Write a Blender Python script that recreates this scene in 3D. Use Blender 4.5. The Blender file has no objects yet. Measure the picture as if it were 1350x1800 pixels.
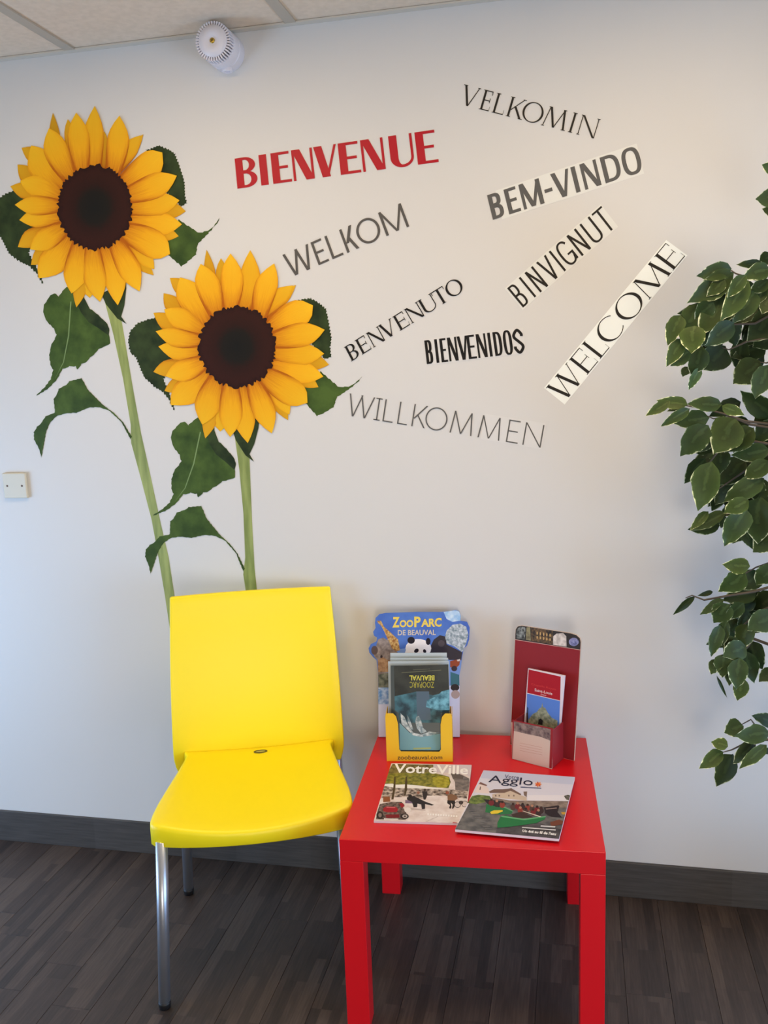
import bpy, bmesh, math, random
from mathutils import Vector, Matrix
from mathutils.geometry import tessellate_polygon

rnd = random.Random(7)
scene = bpy.context.scene
COL = scene.collection

# ------------------------------------------------------------------ camera
# fitted to the photograph: wall in view is the plane Y=0, floor Z=0, 1350x1800 frame
F_PX = 1542.98
CAM = Vector((.3359, -2.2442, 1.438))
YAW, PITCH, ROLL = -.2178, -.1673, -.0357
_cy, _sy, _cp, _sp, _cr, _sr = (math.cos(YAW), math.sin(YAW), math.cos(PITCH), math.sin(PITCH), math.cos(ROLL), math.sin(ROLL))
FW = Vector((_sy*_cp, _cy*_cp, _sp)); _r0 = Vector((_cy, -_sy, 0)); _u0 = _r0.cross(FW)
RT = _r0*_cr + _u0*_sr; UP = -_r0*_sr + _u0*_cr
cd = bpy.data.cameras.new('camera'); cam = bpy.data.objects.new('camera', cd); COL.objects.link(cam)
cam.matrix_world = Matrix(((RT.x, UP.x, -FW.x, CAM.x), (RT.y, UP.y, -FW.y, CAM.y), (RT.z, UP.z, -FW.z, CAM.z), (0, 0, 0, 1)))
cd.sensor_fit = 'VERTICAL'; cd.sensor_height = 36; cd.lens = 36*F_PX/1800; cd.clip_start = .02
scene.camera = cam

# ------------------------------------------------------------------ world, lights, exposure
vs = scene.view_settings
vs.view_transform = 'Standard'; vs.look = 'None'; vs.gamma = 1; vs.use_curve_mapping = False
vs.exposure = 0
w = bpy.data.worlds.new('world'); scene.world = w; w.use_nodes = True
w.node_tree.nodes['Background'].inputs[0].default_value = (.55, .68, 1, 1)
w.node_tree.nodes['Background'].inputs[1].default_value = .6

XL, XR, YB, CEIL = -2.35, 2.05, -4.2, 2.2687          # room shell
def area(name, loc, rot, sx, sy, power, col):
    l = bpy.data.lights.new(name, 'AREA'); l.shape = 'RECTANGLE'; l.size = sx; l.size_y = sy; l.energy = power; l.color = col
    o = bpy.data.objects.new(name, l); o.location = loc; o.rotation_euler = rot; COL.objects.link(o); return o
# daylight entering through the glazing of the left wall and of the wall behind the camera
area('daylight_left', (XL+.03, -1.15, .68), (0, -math.pi/2, 0), 1.05, 1.5, 36, (.36, .62, 1))
area('fill_right', (XR-.03, -1.45, .68), (0, math.pi/2, 0), 1.05, 1.5, 42, (.36, .62, 1))  # added blue fill to brighten the lower wall; no window known there
area('daylight_rear', (.9, YB+.03, .62), (math.pi/2, 0, 0), .8, 1.1, 32, (1, .92, .82))
LAMP_W, LAMP_COL = 12.0, (1, .74, .41)                # ceiling panels (emission of their diffusers)

# ------------------------------------------------------------------ pixel -> place
def ray(px, py): return FW + RT*((px-675)/F_PX) - UP*((py-900)/F_PX)
def onz(px, py, z): d = ray(px, py); return CAM + d*((z-CAM.z)/d.z)
def ony(px, py, y): d = ray(px, py); return CAM + d*((y-CAM.y)/d.y)
def onplane(px, py, P0, n): d = ray(px, py); return CAM + d*((P0-CAM).dot(n)/d.dot(n))
def zm(x0, y0, s):                                     # coordinates read in an enlarged crop -> photograph
    return lambda p: (x0+p[0]/s, y0+p[1]/s)

# ------------------------------------------------------------------ helpers
BASE = {}
def base_of(o):
    while o is not None:
        if o.name in BASE: return BASE[o.name]
        o = o.parent
    return Vector((0, 0, 0))
def thing(name, label, cat, loc=(0, 0, 0), group=None):
    o = bpy.data.objects.new(name, None); COL.objects.link(o); o.location = loc; o.empty_display_size = .05
    o['label'] = label; o['category'] = cat
    if group: o['group'] = group
    BASE[o.name] = Vector(loc); return o
def mk(name, verts, faces, mats, parent=None, smooth=False, uvs=None, midx=None, bevel=None, label=None):
    b = base_of(parent)
    me = bpy.data.meshes.new(name)
    me.from_pydata([tuple(Vector(v)-b) for v in verts], [], faces)
    for m in (mats if isinstance(mats, (list, tuple)) else [mats]): me.materials.append(m)
    if midx:
        for p, i in zip(me.polygons, midx): p.material_index = i
    if uvs:
        ul = me.uv_layers.new(name='UVMap')
        for l in me.loops: ul.data[l.index].uv = uvs[l.vertex_index]
    if smooth:
        for p in me.polygons: p.use_smooth = True
    me.validate(); me.update()
    o = bpy.data.objects.new(name, me); COL.objects.link(o); o.parent = parent
    if bevel:
        m = o.modifiers.new('bevel', 'BEVEL'); m.width = bevel; m.segments = 3; m.limit_method = 'ANGLE'; m.angle_limit = math.radians(35)
    if label: o['label'] = label
    return o
def struct(o): o['kind'] = 'structure'; return o
def box(a, b):
    (x0, y0, z0), (x1, y1, z1) = a, b
    v = [(x0, y0, z0), (x1, y0, z0), (x1, y1, z0), (x0, y1, z0), (x0, y0, z1), (x1, y0, z1), (x1, y1, z1), (x0, y1, z1)]
    return v, [(0, 3, 2, 1), (4, 5, 6, 7), (0, 1, 5, 4), (1, 2, 6, 5), (2, 3, 7, 6), (3, 0, 4, 7)]
def join(parts):
    V, F = [], []
    for v, f in parts:
        n = len(V); V += list(v); F += [tuple(i+n for i in q) for q in f]
    return V, F
def frame_box(O, ex, ey, ez):                          # box from a corner and three edge vectors
    v = [O, O+ex, O+ex+ey, O+ey, O+ez, O+ex+ez, O+ex+ey+ez, O+ey+ez]
    f = [(0, 3, 2, 1), (4, 5, 6, 7), (0, 1, 5, 4), (1, 2, 6, 5), (2, 3, 7, 6), (3, 0, 4, 7)]
    return v, f
def tube(pts, rad, seg=12, cap=True):
    pts = [Vector(p) for p in pts]; rads = rad if isinstance(rad, (list, tuple)) else [rad]*len(pts)
    V, F = [], []
    up = Vector((0, 0, 1))
    for i, p in enumerate(pts):
        d = (pts[min(i+1, len(pts)-1)]-pts[max(i-1, 0)]).normalized()
        a = d.cross(up if abs(d.z) < .9 else Vector((1, 0, 0))).normalized(); b2 = d.cross(a)
        for k in range(seg):
            t = 2*math.pi*k/seg; V.append(p+(a*math.cos(t)+b2*math.sin(t))*rads[i])
    for i in range(len(pts)-1):
        for k in range(seg):
            F.append((i*seg+k, i*seg+(k+1) % seg, (i+1)*seg+(k+1) % seg, (i+1)*seg+k))
    if cap: F.append(tuple(range(seg))[::-1]); F.append(tuple(range((len(pts)-1)*seg, len(pts)*seg)))
    return V, F
def lathe(prof, O, axis, seg=40):                      # prof: (radius, distance along axis)
    axis = Vector(axis).normalized(); a = axis.orthogonal().normalized(); b = axis.cross(a); O = Vector(O)
    V, F = [], []
    for r, h in prof:
        for k in range(seg):
            t = 2*math.pi*k/seg; V.append(O+axis*h+(a*math.cos(t)+b*math.sin(t))*r)
    for i in range(len(prof)-1):
        for k in range(seg): F.append((i*seg+k, i*seg+(k+1) % seg, (i+1)*seg+(k+1) % seg, (i+1)*seg+k))
    F.append(tuple(range(seg))[::-1]); F.append(tuple(range((len(prof)-1)*seg, len(prof)*seg)))
    return V, F

# ------------------------------------------------------------------ materials
def lin(c):
    return tuple(((x/255)/12.92 if x/255 <= .04045 else ((x/255+.055)/1.055)**2.4) for x in c)+(1,)
MATS = {}
def mat(name, rgb, rough=.5, rgb2=None, scale=30, detail=4, metal=0, coat=0, bump=0, bscale=200, spec=.5, stretch=None, coords='Object'):
    if name in MATS: return MATS[name]
    m = bpy.data.materials.new(name); m.use_nodes = True; nt = m.node_tree; N = nt.nodes; L = nt.links
    b = N['Principled BSDF']; b.inputs['Base Color'].default_value = lin(rgb); b.inputs['Roughness'].default_value = rough
    b.inputs['Metallic'].default_value = metal; b.inputs['Coat Weight'].default_value = coat; b.inputs['Specular IOR Level'].default_value = spec
    if rgb2 or bump:
        tc = N.new('ShaderNodeTexCoord'); mp = N.new('ShaderNodeMapping'); L.new(tc.outputs[coords], mp.inputs[0])
        if stretch: mp.inputs['Scale'].default_value = stretch
    if rgb2:
        nz = N.new('ShaderNodeTexNoise'); nz.inputs['Scale'].default_value = scale; nz.inputs['Detail'].default_value = detail
        L.new(mp.outputs[0], nz.inputs['Vector'])
        cr = N.new('ShaderNodeValToRGB'); cr.color_ramp.elements[0].position = .36; cr.color_ramp.elements[1].position = .64
        cr.color_ramp.elements[0].color = lin(rgb); cr.color_ramp.elements[1].color = lin(rgb2)
        L.new(nz.outputs['Fac'], cr.inputs[0]); L.new(cr.outputs[0], b.inputs['Base Color'])
    if bump:
        n2 = N.new('ShaderNodeTexNoise'); n2.inputs['Scale'].default_value = bscale; n2.inputs['Detail'].default_value = 3
        L.new(tc.outputs[coords], n2.inputs['Vector'])
        bp = N.new('ShaderNodeBump'); bp.inputs['Strength'].default_value = bump; bp.inputs['Distance'].default_value = .002
        L.new(n2.outputs['Fac'], bp.inputs['Height']); L.new(bp.outputs[0], b.inputs['Normal'])
    MATS[name] = m; return m
def flat(rgb, rough=.5): return mat('ink_%d_%d_%d' % rgb, rgb, rough, spec=.2)
def glow(name, rgb, strength):
    m = bpy.data.materials.new(name); m.use_nodes = True; b = m.node_tree.nodes['Principled BSDF']
    b.inputs['Base Color'].default_value = (.8, .8, .8, 1); b.inputs['Emission Color'].default_value = tuple(rgb)+(1,); b.inputs['Emission Strength'].default_value = strength
    return m

M_wall = mat('wall_paint', (214, 211, 207), .55, bump=.04, bscale=350)
M_white = mat('white_paint', (228, 227, 224), .6)
M_side = mat('beige_paint', (234, 208, 166), .6)
M_tile = mat('ceiling_tile', (218, 198, 174), .85, (226, 206, 182), 60, bump=.05, bscale=500)
M_grid = mat('ceiling_grid', (180, 168, 150), .5)
M_trim = mat('ceiling_trim', (206, 196, 180), .5)
M_joint = mat('floor_joint', (34, 28, 25), .9)
M_red = mat('red_lacquer', (212, 20, 30), .3, spec=.35)
M_yel = mat('yellow_plastic', (255, 231, 22), .42, bump=.03, bscale=900)
M_alu = mat('satin_aluminium', (186, 192, 202), .34, metal=.85)
M_blackp = mat('black_plastic', (20, 20, 22), .5)
M_plast = mat('white_plastic', (224, 219, 224), .4)
M_plate = mat('ivory_plastic', (206, 198, 178), .4)
M_brass = mat('brass', (190, 160, 70), .3, metal=1)

def floor_material(name, c1, c2, c3, along):
    m = bpy.data.materials.new(name); m.use_nodes = True; nt = m.node_tree; N = nt.nodes; L = nt.links; b = N['Principled BSDF']
    tc = N.new('ShaderNodeTexCoord'); oi = N.new('ShaderNodeObjectInfo')
    ad = N.new('ShaderNodeVectorMath'); ad.operation = 'MULTIPLY_ADD'
    cb = N.new('ShaderNodeCombineXYZ'); L.new(oi.outputs['Random'], cb.inputs[0]); L.new(oi.outputs['Random'], cb.inputs[1])
    L.new(cb.outputs[0], ad.inputs[0]); ad.inputs[1].default_value = (37, 53, 0); L.new(tc.outputs['Object'], ad.inputs[2])
    mp = N.new('ShaderNodeMapping'); mp.inputs['Scale'].default_value = (42, 2.6, 42) if along == 'Y' else (2.6, 42, 42); L.new(ad.outputs[0], mp.inputs[0])
    mb = N.new('ShaderNodeMapping'); mb.inputs['Rotation'].default_value = (0, 0, math.pi/2 if along == 'Y' else 0); L.new(ad.outputs[0], mb.inputs[0])
    vo = N.new('ShaderNodeTexBrick'); vo.inputs['Scale'].default_value = 1; vo.inputs['Brick Width'].default_value = .23; vo.inputs['Row Height'].default_value = .0249; vo.inputs['Mortar Size'].default_value = 0
    vo.offset = .37; vo.offset_frequency = 3; vo.inputs['Color1'].default_value = (0, 0, 0, 1); vo.inputs['Color2'].default_value = (1, 1, 1, 1); L.new(mb.outputs[0], vo.inputs['Vector'])
    nz = N.new('ShaderNodeTexNoise'); nz.inputs['Scale'].default_value = 5; nz.inputs['Detail'].default_value = 6; L.new(mp.outputs[0], nz.inputs['Vector'])
    sp = N.new('ShaderNodeSeparateColor'); L.new(vo.outputs['Color'], sp.inputs[0])
    mx = N.new('ShaderNodeMath'); mx.operation = 'MULTIPLY_ADD'; mx.inputs[1].default_value = .46 if along == 'Y' else .14; L.new(sp.outputs[0], mx.inputs[0])
    m2 = N.new('ShaderNodeMath'); m2.operation = 'MULTIPLY_ADD'; m2.inputs[1].default_value = .75; m2.inputs[2].default_value = -.16; L.new(nz.outputs['Fac'], m2.inputs[0])
    L.new(m2.outputs[0], mx.inputs[2])
    m3 = N.new('ShaderNodeMath'); m3.operation = 'MULTIPLY_ADD'; m3.inputs[1].default_value = .10; L.new(oi.outputs['Random'], m3.inputs[0]); L.new(mx.outputs[0], m3.inputs[2])
    cr = N.new('ShaderNodeValToRGB'); e = cr.color_ramp.elements; e[0].position = .15; e[0].color = lin(c1); e[1].position = .85; e[1].color = lin(c3)
    q = e.new(.5); q.color = lin(c2); L.new(m3.outputs[0], cr.inputs[0]); L.new(cr.outputs[0], b.inputs['Base Color'])
    b.inputs['Roughness'].default_value = .5
    bp = N.new('ShaderNodeBump'); bp.inputs['Strength'].default_value = .12; bp.inputs['Distance'].default_value = .001; L.new(nz.outputs['Fac'], bp.inputs['Height']); L.new(bp.outputs[0], b.inputs['Normal'])
    return m
M_floor = floor_material('dark_wood_vinyl', (42, 34, 31), (62, 51, 46), (84, 71, 63), 'Y')
M_base = floor_material('dark_skirting', (62, 58, 55), (78, 74, 71), (94, 89, 86), 'X')

# ------------------------------------------------------------------ room shell
v, f = box((XL, 0, -.02), (XR, .12, CEIL+.2)); struct(mk('wall_back', v, f, M_wall))
# floor: every plank a piece of its own
v, f = box((XL-.12, YB-.12, -.03), (XR+.12, .12, -.005)); floor = struct(mk('floor', v, f, M_joint))
PLW = .1
plank_mesh = {}
x = XL
while x < XR-.01:
    y = 0.0 + rnd.uniform(0, .8)
    while y > YB:
        ln = rnd.choice((.8, .9, 1.0, 1.1)); y1 = min(y, 0); y0 = max(y-ln, YB); L_ = round(y1-y0, 3)
        y -= ln
        if L_ < .02: continue
        wd = min(PLW, XR-x); key = (L_, round(wd, 3))
        if key not in plank_mesh:
            g = .0002; h = .0005; a = wd/2-g; c = L_/2-g
            vv = [(-a, -c, -.005), (a, -c, -.005), (a, c, -.005), (-a, c, -.005), (-a, -c, -.0009), (a, -c, -.0009), (a, c, -.0009), (-a, c, -.0009),
                  (-a+h, -c+h, 0), (a-h, -c+h, 0), (a-h, c-h, 0), (-a+h, c-h, 0)]
            ff = [(0, 1, 5, 4), (1, 2, 6, 5), (2, 3, 7, 6), (3, 0, 4, 7), (4, 5, 9, 8), (5, 6, 10, 9), (6, 7, 11, 10), (7, 4, 8, 11), (8, 9, 10, 11)]
            me = bpy.data.meshes.new('plank'); me.from_pydata(vv, [], ff); me.materials.append(M_floor); me.update(); plank_mesh[key] = me
        o = bpy.data.objects.new('plank', plank_mesh[key]); COL.objects.link(o); o.parent = floor; o.location = (x+wd/2, (y0+y1)/2, 0)
    x += PLW
# ceiling: tiles in an exposed grid
v, f = box((XL-.12, YB-.12, CEIL+.06), (XR+.12, .12, CEIL+.2)); ceiling = struct(mk('ceiling', v, f, M_tile))
T1 = -.947
gx = sorted(T1+.6*k for k in range(-4, 7) if XL < T1+.6*k < XR); gy = [-.6*k for k in range(1, 8) if -.6*k > YB]
xs = [XL]+gx+[XR]; ys = [0]+gy+[YB]
LAMPS = [(3, 1), (5, 1)]         # grid cells holding light panels
lamp_cells = []
for i in range(len(xs)-1):
    for j in range(len(ys)-1):
        c = (xs[i], ys[j+1], xs[i+1], ys[j])
        if (i, j) in LAMPS: lamp_cells.append(c); continue
        v, f = box((c[0]+.004, c[1]+.004, CEIL+.004), (c[2]-.004, c[3]-.004, CEIL+.02)); mk('ceiling_tile', v, f, M_tile, ceiling)
for xx in gx: v, f = box((xx-.014, YB, CEIL-.0005), (xx+.014, -.002, CEIL+.04)); mk('grid_bar', v, f, M_grid, ceiling)
for yy in gy: v, f = box((XL, yy-.012, CEIL), (XR, yy+.012, CEIL+.04)); mk('grid_bar', v, f, M_grid, ceiling)
v, f = join([box((XL, -.02, CEIL-.001), (XR, -.0005, CEIL+.003)), box((XL, -.0015, CEIL), (XR, -.0005, CEIL+.03))]); struct(mk('trim_1', v, f, M_trim))
lamp_names = ['square white ceiling light panel in front of the sunflower stickers', 'square white ceiling light panel in front of the lettering']
M_glow = glow('light_diffuser', LAMP_COL, LAMP_W)
for c, lb in zip(lamp_cells, lamp_names):
    cx_, cy_ = (c[0]+c[2])/2, (c[1]+c[3])/2
    t = thing('ceiling_light', lb, 'ceiling light', (cx_, cy_, CEIL), 'ceiling light panels')
    o_, i_ = .285, .265
    v, f = join([box((cx_-o_, cy_-o_, CEIL-.004), (cx_+o_, cy_-i_, CEIL+.012)), box((cx_-o_, cy_+i_, CEIL-.004), (cx_+o_, cy_+o_, CEIL+.012)),
                 box((cx_-o_, cy_-i_, CEIL-.004), (cx_-i_, cy_+i_, CEIL+.012)), box((cx_+i_, cy_-i_, CEIL-.004), (cx_+o_, cy_+i_, CEIL+.012))]); mk('frame', v, f, M_white, t)
    v, f = box((cx_-i_, cy_-i_, CEIL), (cx_+i_, cy_+i_, CEIL+.008)); mk('diffuser', v, f, M_glow, t)
# side walls with glazing (out of the picture, left and rear let daylight in; right glazing is added for fill)
def wall_hole(name, fixed, a0, a1, h0, h1, axis, m):
    lo, hi = (YB, 0) if axis == 'Y' else (XL, XR); th = .12; out = fixed-th if fixed < 0 else fixed+th
    q = []
    for (s0, s1, z0, z1) in ((lo, a0, 0, CEIL+.2), (a1, hi, 0, CEIL+.2), (a0, a1, 0, h0), (a0, a1, h1, CEIL+.2)):
        x0, x1 = min(fixed, out), max(fixed, out)
        q.append(box((x0, s0, z0), (x1, s1, z1)) if axis == 'Y' else box((s0, x0, z0), (s1, x1, z1)))
    v, f = join(q); return struct(mk(name, v, f, m))
wall_hole('wall_left', XL, -1.95, -.35, .12, 1.25, 'Y', M_side)
wall_hole('wall_rear', YB, .48, 1.32, .04, 1.22, 'X', M_side)
wall_hole('wall_right', XR, -2.25, -.65, .12, 1.25, 'Y', M_side)
def pane_material():
    m = bpy.data.materials.new('window_glass'); m.use_nodes = True; nt = m.node_tree; b = nt.nodes['Principled BSDF']
    b.inputs['Base Color'].default_value = (.9, .95, 1, 1); b.inputs['Roughness'].default_value = .02; b.inputs['Alpha'].default_value = .12; return m
M_glass = pane_material()
def window(name, fixed, a0, a1, h0, h1, axis, n):
    sg = -1 if fixed < 0 else 1; th0, th1 = sorted((fixed+sg*.09, fixed+sg*.04)); q = []; bw = .05
    def bb(s0, s1, z0, z1, t0=th0, t1=th1): return box((t0, s0, z0), (t1, s1, z1)) if axis == 'Y' else box((s0, t0, z0), (s1, t1, z1))
    q = [bb(a0, a1, h0, h0+bw), bb(a0, a1, h1-bw, h1)]
    for k in range(n+1):
        p = a0+(a1-a0-bw)*k/n; q.append(bb(p, p+bw, h0, h1))
    v, f = join(q); o = struct(mk(name, v, f, M_white))
    for k in range(n):
        p0 = a0+(a1-a0-bw)*k/n+bw; p1 = a0+(a1-a0-bw)*(k+1)/n
        v, f = bb(p0, p1, h0+bw, h1-bw, fixed+sg*.065-.003, fixed+sg*.065+.003); mk('pane', v, f, M_glass, o)
window('window_1', XL, -1.95, -.35, .12, 1.25, 'Y', 2)
window('added_window', XR, -2.25, -.65, .12, 1.25, 'Y', 2)  # made-up low window, unseen, added to go with the right fill light
window('window_2', YB, .48, 1.32, .04, 1.22, 'X', 1)
# skirting
BBH = .1
v, f = box((XL, -.009, 0), (XR, 0, BBH)); struct(mk('baseboard_back', v, f, M_base, bevel=.0012))
v, f = box((XR-.009, YB, 0), (XR, -.009, BBH)); struct(mk('baseboard_right', v, f, M_base))

# ------------------------------------------------------------------ red side table
TX, TY, TH = -.1522, -.5945, .0602
def tab(x, y, z): return Vector((TX+math.cos(TH)*x-math.sin(TH)*y, TY+math.sin(TH)*x+math.cos(TH)*y, z))
TZ = .45
tbl = thing('side_table', 'square red lacquered low side table holding leaflets and magazines', 'table', tuple(tab(.275, .275, 0)))
def tbox(x0, y0, z0, x1, y1, z1):
    v = [tab(*p) for p in ((x0, y0, z0), (x1, y0, z0), (x1, y1, z0), (x0, y1, z0), (x0, y0, z1), (x1, y0, z1), (x1, y1, z1), (x0, y1, z1))]
    return v, box((0, 0, 0), (1, 1, 1))[1]
v, f = tbox(0, 0, .4, .55, .55, TZ); mk('table_top', v, f, M_red, tbl, bevel=.0012)
for (lx, ly) in ((0, 0), (.5, 0), (0, .5), (.5, .5)):
    v, f = tbox(lx, ly, 0, lx+.05, ly+.05, .4); mk('leg', v, f, M_red, tbl, bevel=.001)

# ------------------------------------------------------------------ yellow chair
CB = Vector((-.484, -.173, 0)); CA = math.radians(19.5)
def ch(x, y, z): return Vector((CB.x+math.cos(CA)*x-math.sin(CA)*y, CB.y+math.sin(CA)*x+math.cos(CA)*y, z))
chair = thing('stacking_chair', 'bright yellow plastic chair with silver tube legs beside the red table', 'chair', tuple(ch(0, -.15, 0)))
SZ = .45
def seat():
    half = [(0, .030), (.06, .028), (.11, .024), (.15, .018), (.18, .012), (.198, .007), (.196, -.002), (.190, -.014), (.192, -.04), (.202, -.12), (.214, -.20), (.224, -.27), (.228, -.315), (.2285, -.345), (.226, -.360), (.218, -.370), (.20, -.377), (.16, -.387), (.11, -.395), (.06, -.400), (0, -.402)]
    loop = half+[(-x, y) for x, y in reversed(half[1:-1])]
    n = len(loop); c = (0, -.19)
    V, F = [], []
    def zt(x, y):
        d = -.017*max(0, 1-(x/.2)**2)
        fr = max(0, (-y-.32)/.08); return SZ+d-.003*fr*fr
    def skirt(y): return .032+.022*max(0, min(1, (-y)/.34))
    rings = [(.15, 0), (.4, 0), (.65, 0), (.85, 0), (.955, 0), (.985, -.0018), (.997, -.006), (1.0, -.012)]
    V.append(ch(c[0], c[1], zt(*c)))
    for s, dz in rings:
        for (x, y) in loop:
            X = c[0]+(x-c[0])*s; Y = c[1]+(y-c[1])*s; V.append(ch(X+.034*min(0, Y), Y, zt(X, Y)+dz))
    for (x, y) in loop: V.append(ch(x+.034*min(0, y), y, SZ-skirt(y)+.003))
    for (x, y) in loop: V.append(ch(x*.988+.034*min(0, y), c[1]+(y-c[1])*.988, SZ-skirt(y)))
    for k in range(n): F.append((0, 1+(k+1) % n, 1+k))
    for r in range(len(rings)+1):
        for k in range(n): F.append((1+r*n+k, 1+r*n+(k+1) % n, 1+(r+1)*n+(k+1) % n, 1+(r+1)*n+k))
    F.append(tuple(1+(len(rings)+1)*n+k for k in range(n)))
    return V, [tuple(reversed(q)) for q in F]
v, f = seat(); o = mk('seat', v, f, M_yel, chair, smooth=True)
bm = bmesh.new(); bm.from_mesh(o.data); bmesh.ops.recalc_face_normals(bm, faces=bm.faces); bm.to_mesh(o.data); bm.free()
def backrest():
    nx, nz = 20, 24; V, F = [], []
    zb, zt = .388, .853
    def P(s, t, off):
        z = zb+(zt-zb)*t
        hw = .226-.004*t-.011*t*t
        if t < .12: hw -= .012*(1-t/.12)**2
        prof = .028+.016*math.sin(min(1, t/.9)*math.pi/2)+.034*t*t-.020*math.sin(math.pi*min(1, t*1.15))*.4
        y = prof-.020*(s*s)*(1-.75*t)-.010*s*s
        zz = z
        return ch(hw*s, y+off, zz)
    for off in (0, .014):
        for j in range(nz+1):
            for i in range(nx+1): V.append(P(-1+2*i/nx, j/nz, off))
    m = (nx+1)*(nz+1); W = nx+1
    for j in range(nz):
        for i in range(nx):
            a = j*W+i; F.append((a, a+1, a+W+1, a+W)); F.append((m+a, m+a+W, m+a+W+1, m+a+1))
    for i in range(nx): F.append((i, m+i, m+i+1, i+1)); a = nz*W+i; F.append((a, a+1, m+a+1, m+a))
    for j in range(nz): a = j*W; F.append((a, a+W, m+a+W, m+a)); a = j*W+nx; F.append((a, m+a, m+a+W, a+W))
    return V, F
v, f = backrest(); mk('backrest', v, f, M_yel, chair, smooth=True, bevel=.004)
# legs with black glides
for (bx, by, tx, ty, tz) in ((-.237, -.373, -.215, -.366, .415), (.196, -.335, .192, -.33, .415), (-.222, .069, -.205, .058, .56), (.212, .062, .205, .058, .56)):
    top = ch(tx, ty, tz)
    if by < 0: tz = .408
    v, f = tube([ch(bx, by, .012), ch(tx, ty, tz)], .0135, 20)
    lg = mk('leg', v, f, M_alu, chair, smooth=True)
    v, f = lathe([(.0105, 0), (.013, .002), (.0142, .012), (.0142, .018)], ch(bx, by, 0), (0, 0, 1), 20); mk('glide', v, f, M_blackp, lg, smooth=True)
# oval drain inlay at the seat back
def ell(c, ax, ay, n=24): return [c+ax*math.cos(2*math.pi*k/n)+ay*math.sin(2*math.pi*k/n) for k in range(n)]
cen = ch(.002, -.004, SZ-.0155); e1, e2 = ch(1, 0, 0)-ch(0, 0, 0), ch(0, 1, 0)-ch(0, 0, 0)
V = ell(cen+Vector((0, 0, -.004)), e1*.018, e2*.0085)+ell(cen+Vector((0, 0, .001)), e1*.018, e2*.0085)+ell(cen+Vector((0, 0, .001)), e1*.013, e2*.005)+ell(cen+Vector((0, 0, -.0005)), e1*.0125, e2*.0046)
F = [(r*24+k, r*24+(k+1) % 24, (r+1)*24+(k+1) % 24, (r+1)*24+k) for r in range(3) for k in range(24)]
ov = mk('oval_inlay', V, F+[tuple(range(24))[::-1]], mat('inlay_rim', (92, 84, 46), .4), chair, label='small oval inlay at the back of the seat')
mk('inlay_plate', ell(cen+Vector((0, 0, .0004)), e1*.0125, e2*.0046), [tuple(range(24))], M_alu, ov)

# ------------------------------------------------------------------ sounder and blank plate on the wall
S0 = Vector((-.522, 0, 2.2215)); AX = Vector((0, -1, 0))
sn = thing('alarm_sounder', 'round white alarm sounder with ribbed rim mounted under the ceiling', 'alarm', tuple(S0))
v, f = lathe([(.0455, .0005), (.0455, .03), (.0435, .032), (.0435, .034), (.0455, .036), (.0450, .066), (.0425, .069)], S0, AX, 48); mk('body', v, f, M_plast, sn, smooth=False)
v, f = lathe([(.040, .060), (.040, .092), (.035, .094)], S0, AX, 48); mk('sound_slots', v, f, mat('slot_grey', (92, 86, 92), .7), sn, label='dark slots between the ribs')
q = []
for k in range(40):
    t = 2*math.pi*k/40; rad = Vector((math.cos(t), 0, math.sin(t))); tan = Vector((-math.sin(t), 0, math.cos(t)))
    q.append(frame_box(S0+rad*.034+AX*.064-tan*.0018, tan*.0036, rad*.0108, AX*.030))
v, f = join(q); mk('ribbed_rim', v, f, M_plast, sn)
v, f = lathe([(.0355, .088), (.0365, .095), (.0358, .0975), (.012, .0985), (.0095, .0965), (.009, .0965)], S0, AX, 48); mk('front_cap', v, f, M_plast, sn, smooth=True)
v, f = lathe([(.0062, .095), (.0062, .0985), (.0045, .0992)], S0, AX, 20); sc = mk('screw', v, f, M_brass, sn, smooth=True)
q = [frame_box(S0+AX*.0988+Vector((math.cos(a), 0, math.sin(a)))*-.004+Vector((-math.sin(a), 0, math.cos(a)))*-.0006, Vector((math.cos(a), 0, math.sin(a)))*.008, Vector((-math.sin(a), 0, math.cos(a)))*.0012, AX*.0007) for a in (math.pi/4, -math.pi/4)]
v, f = join(q); mk('screw_cross', v, f, M_blackp, sc)
v, f = lathe([(.0135, 0), (.0135, .008), (.0125, .0095), (.0085, .0095), (.0085, .006)], S0+Vector((.006, -.026, -.0415)), (0, 0, -1), 24); mk('cable_boss', v, f, M_plast, sn)
pl = thing('blank_plate', 'small square ivory blank plate with two screws low on the left wall', 'wall plate', (-1.25, 0, 1.1275))
v, f = box((-1.288, -.0105, 1.0905), (-1.212, -.0005, 1.1645)); mk('cover', v, f, M_plate, pl, bevel=.003)
for sx in (-.024, .024):
    v, f = lathe([(.0032, .010), (.0032, .0108), (.002, .0112)], (-1.25+sx, 0, 1.127), AX, 14); mk('screw', v, f, mat('dark_screw', (96, 70, 50), .5), pl)

# ------------------------------------------------------------------ flat things: stickers, prints
class Sheet:                                            # a plane that prints lie on
    def __init__(s, P0, n):
        s.P0 = Vector(P0); s.n = Vector(n).normalized()
        if s.n.dot(CAM-s.P0) < 0: s.n = -s.n
    def at(s, p, d=0): return onplane(p[0], p[1], s.P0, s.n)+s.n*d
WALL = Sheet((0, 0, 0), (0, -1, 0))
def prism(pts, n, th):                                  # plate with real thickness from an outline
    k = len(pts); V = list(pts)+[p-n*th for p in pts]
    caps = [tuple(range(k))] if k < 9 else [tuple(q) for q in tessellate_polygon([pts])]
    F = caps+[tuple(i+k for i in reversed(q)) for q in caps]+[((i+1) % k, i, k+i, k+(i+1) % k) for i in range(k)]
    return V, F
def fix_normals(o):
    bm = bmesh.new(); bm.from_mesh(o.data); bmesh.ops.recalc_face_normals(bm, faces=bm.faces); bm.to_mesh(o.data); bm.free(); return o

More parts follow.
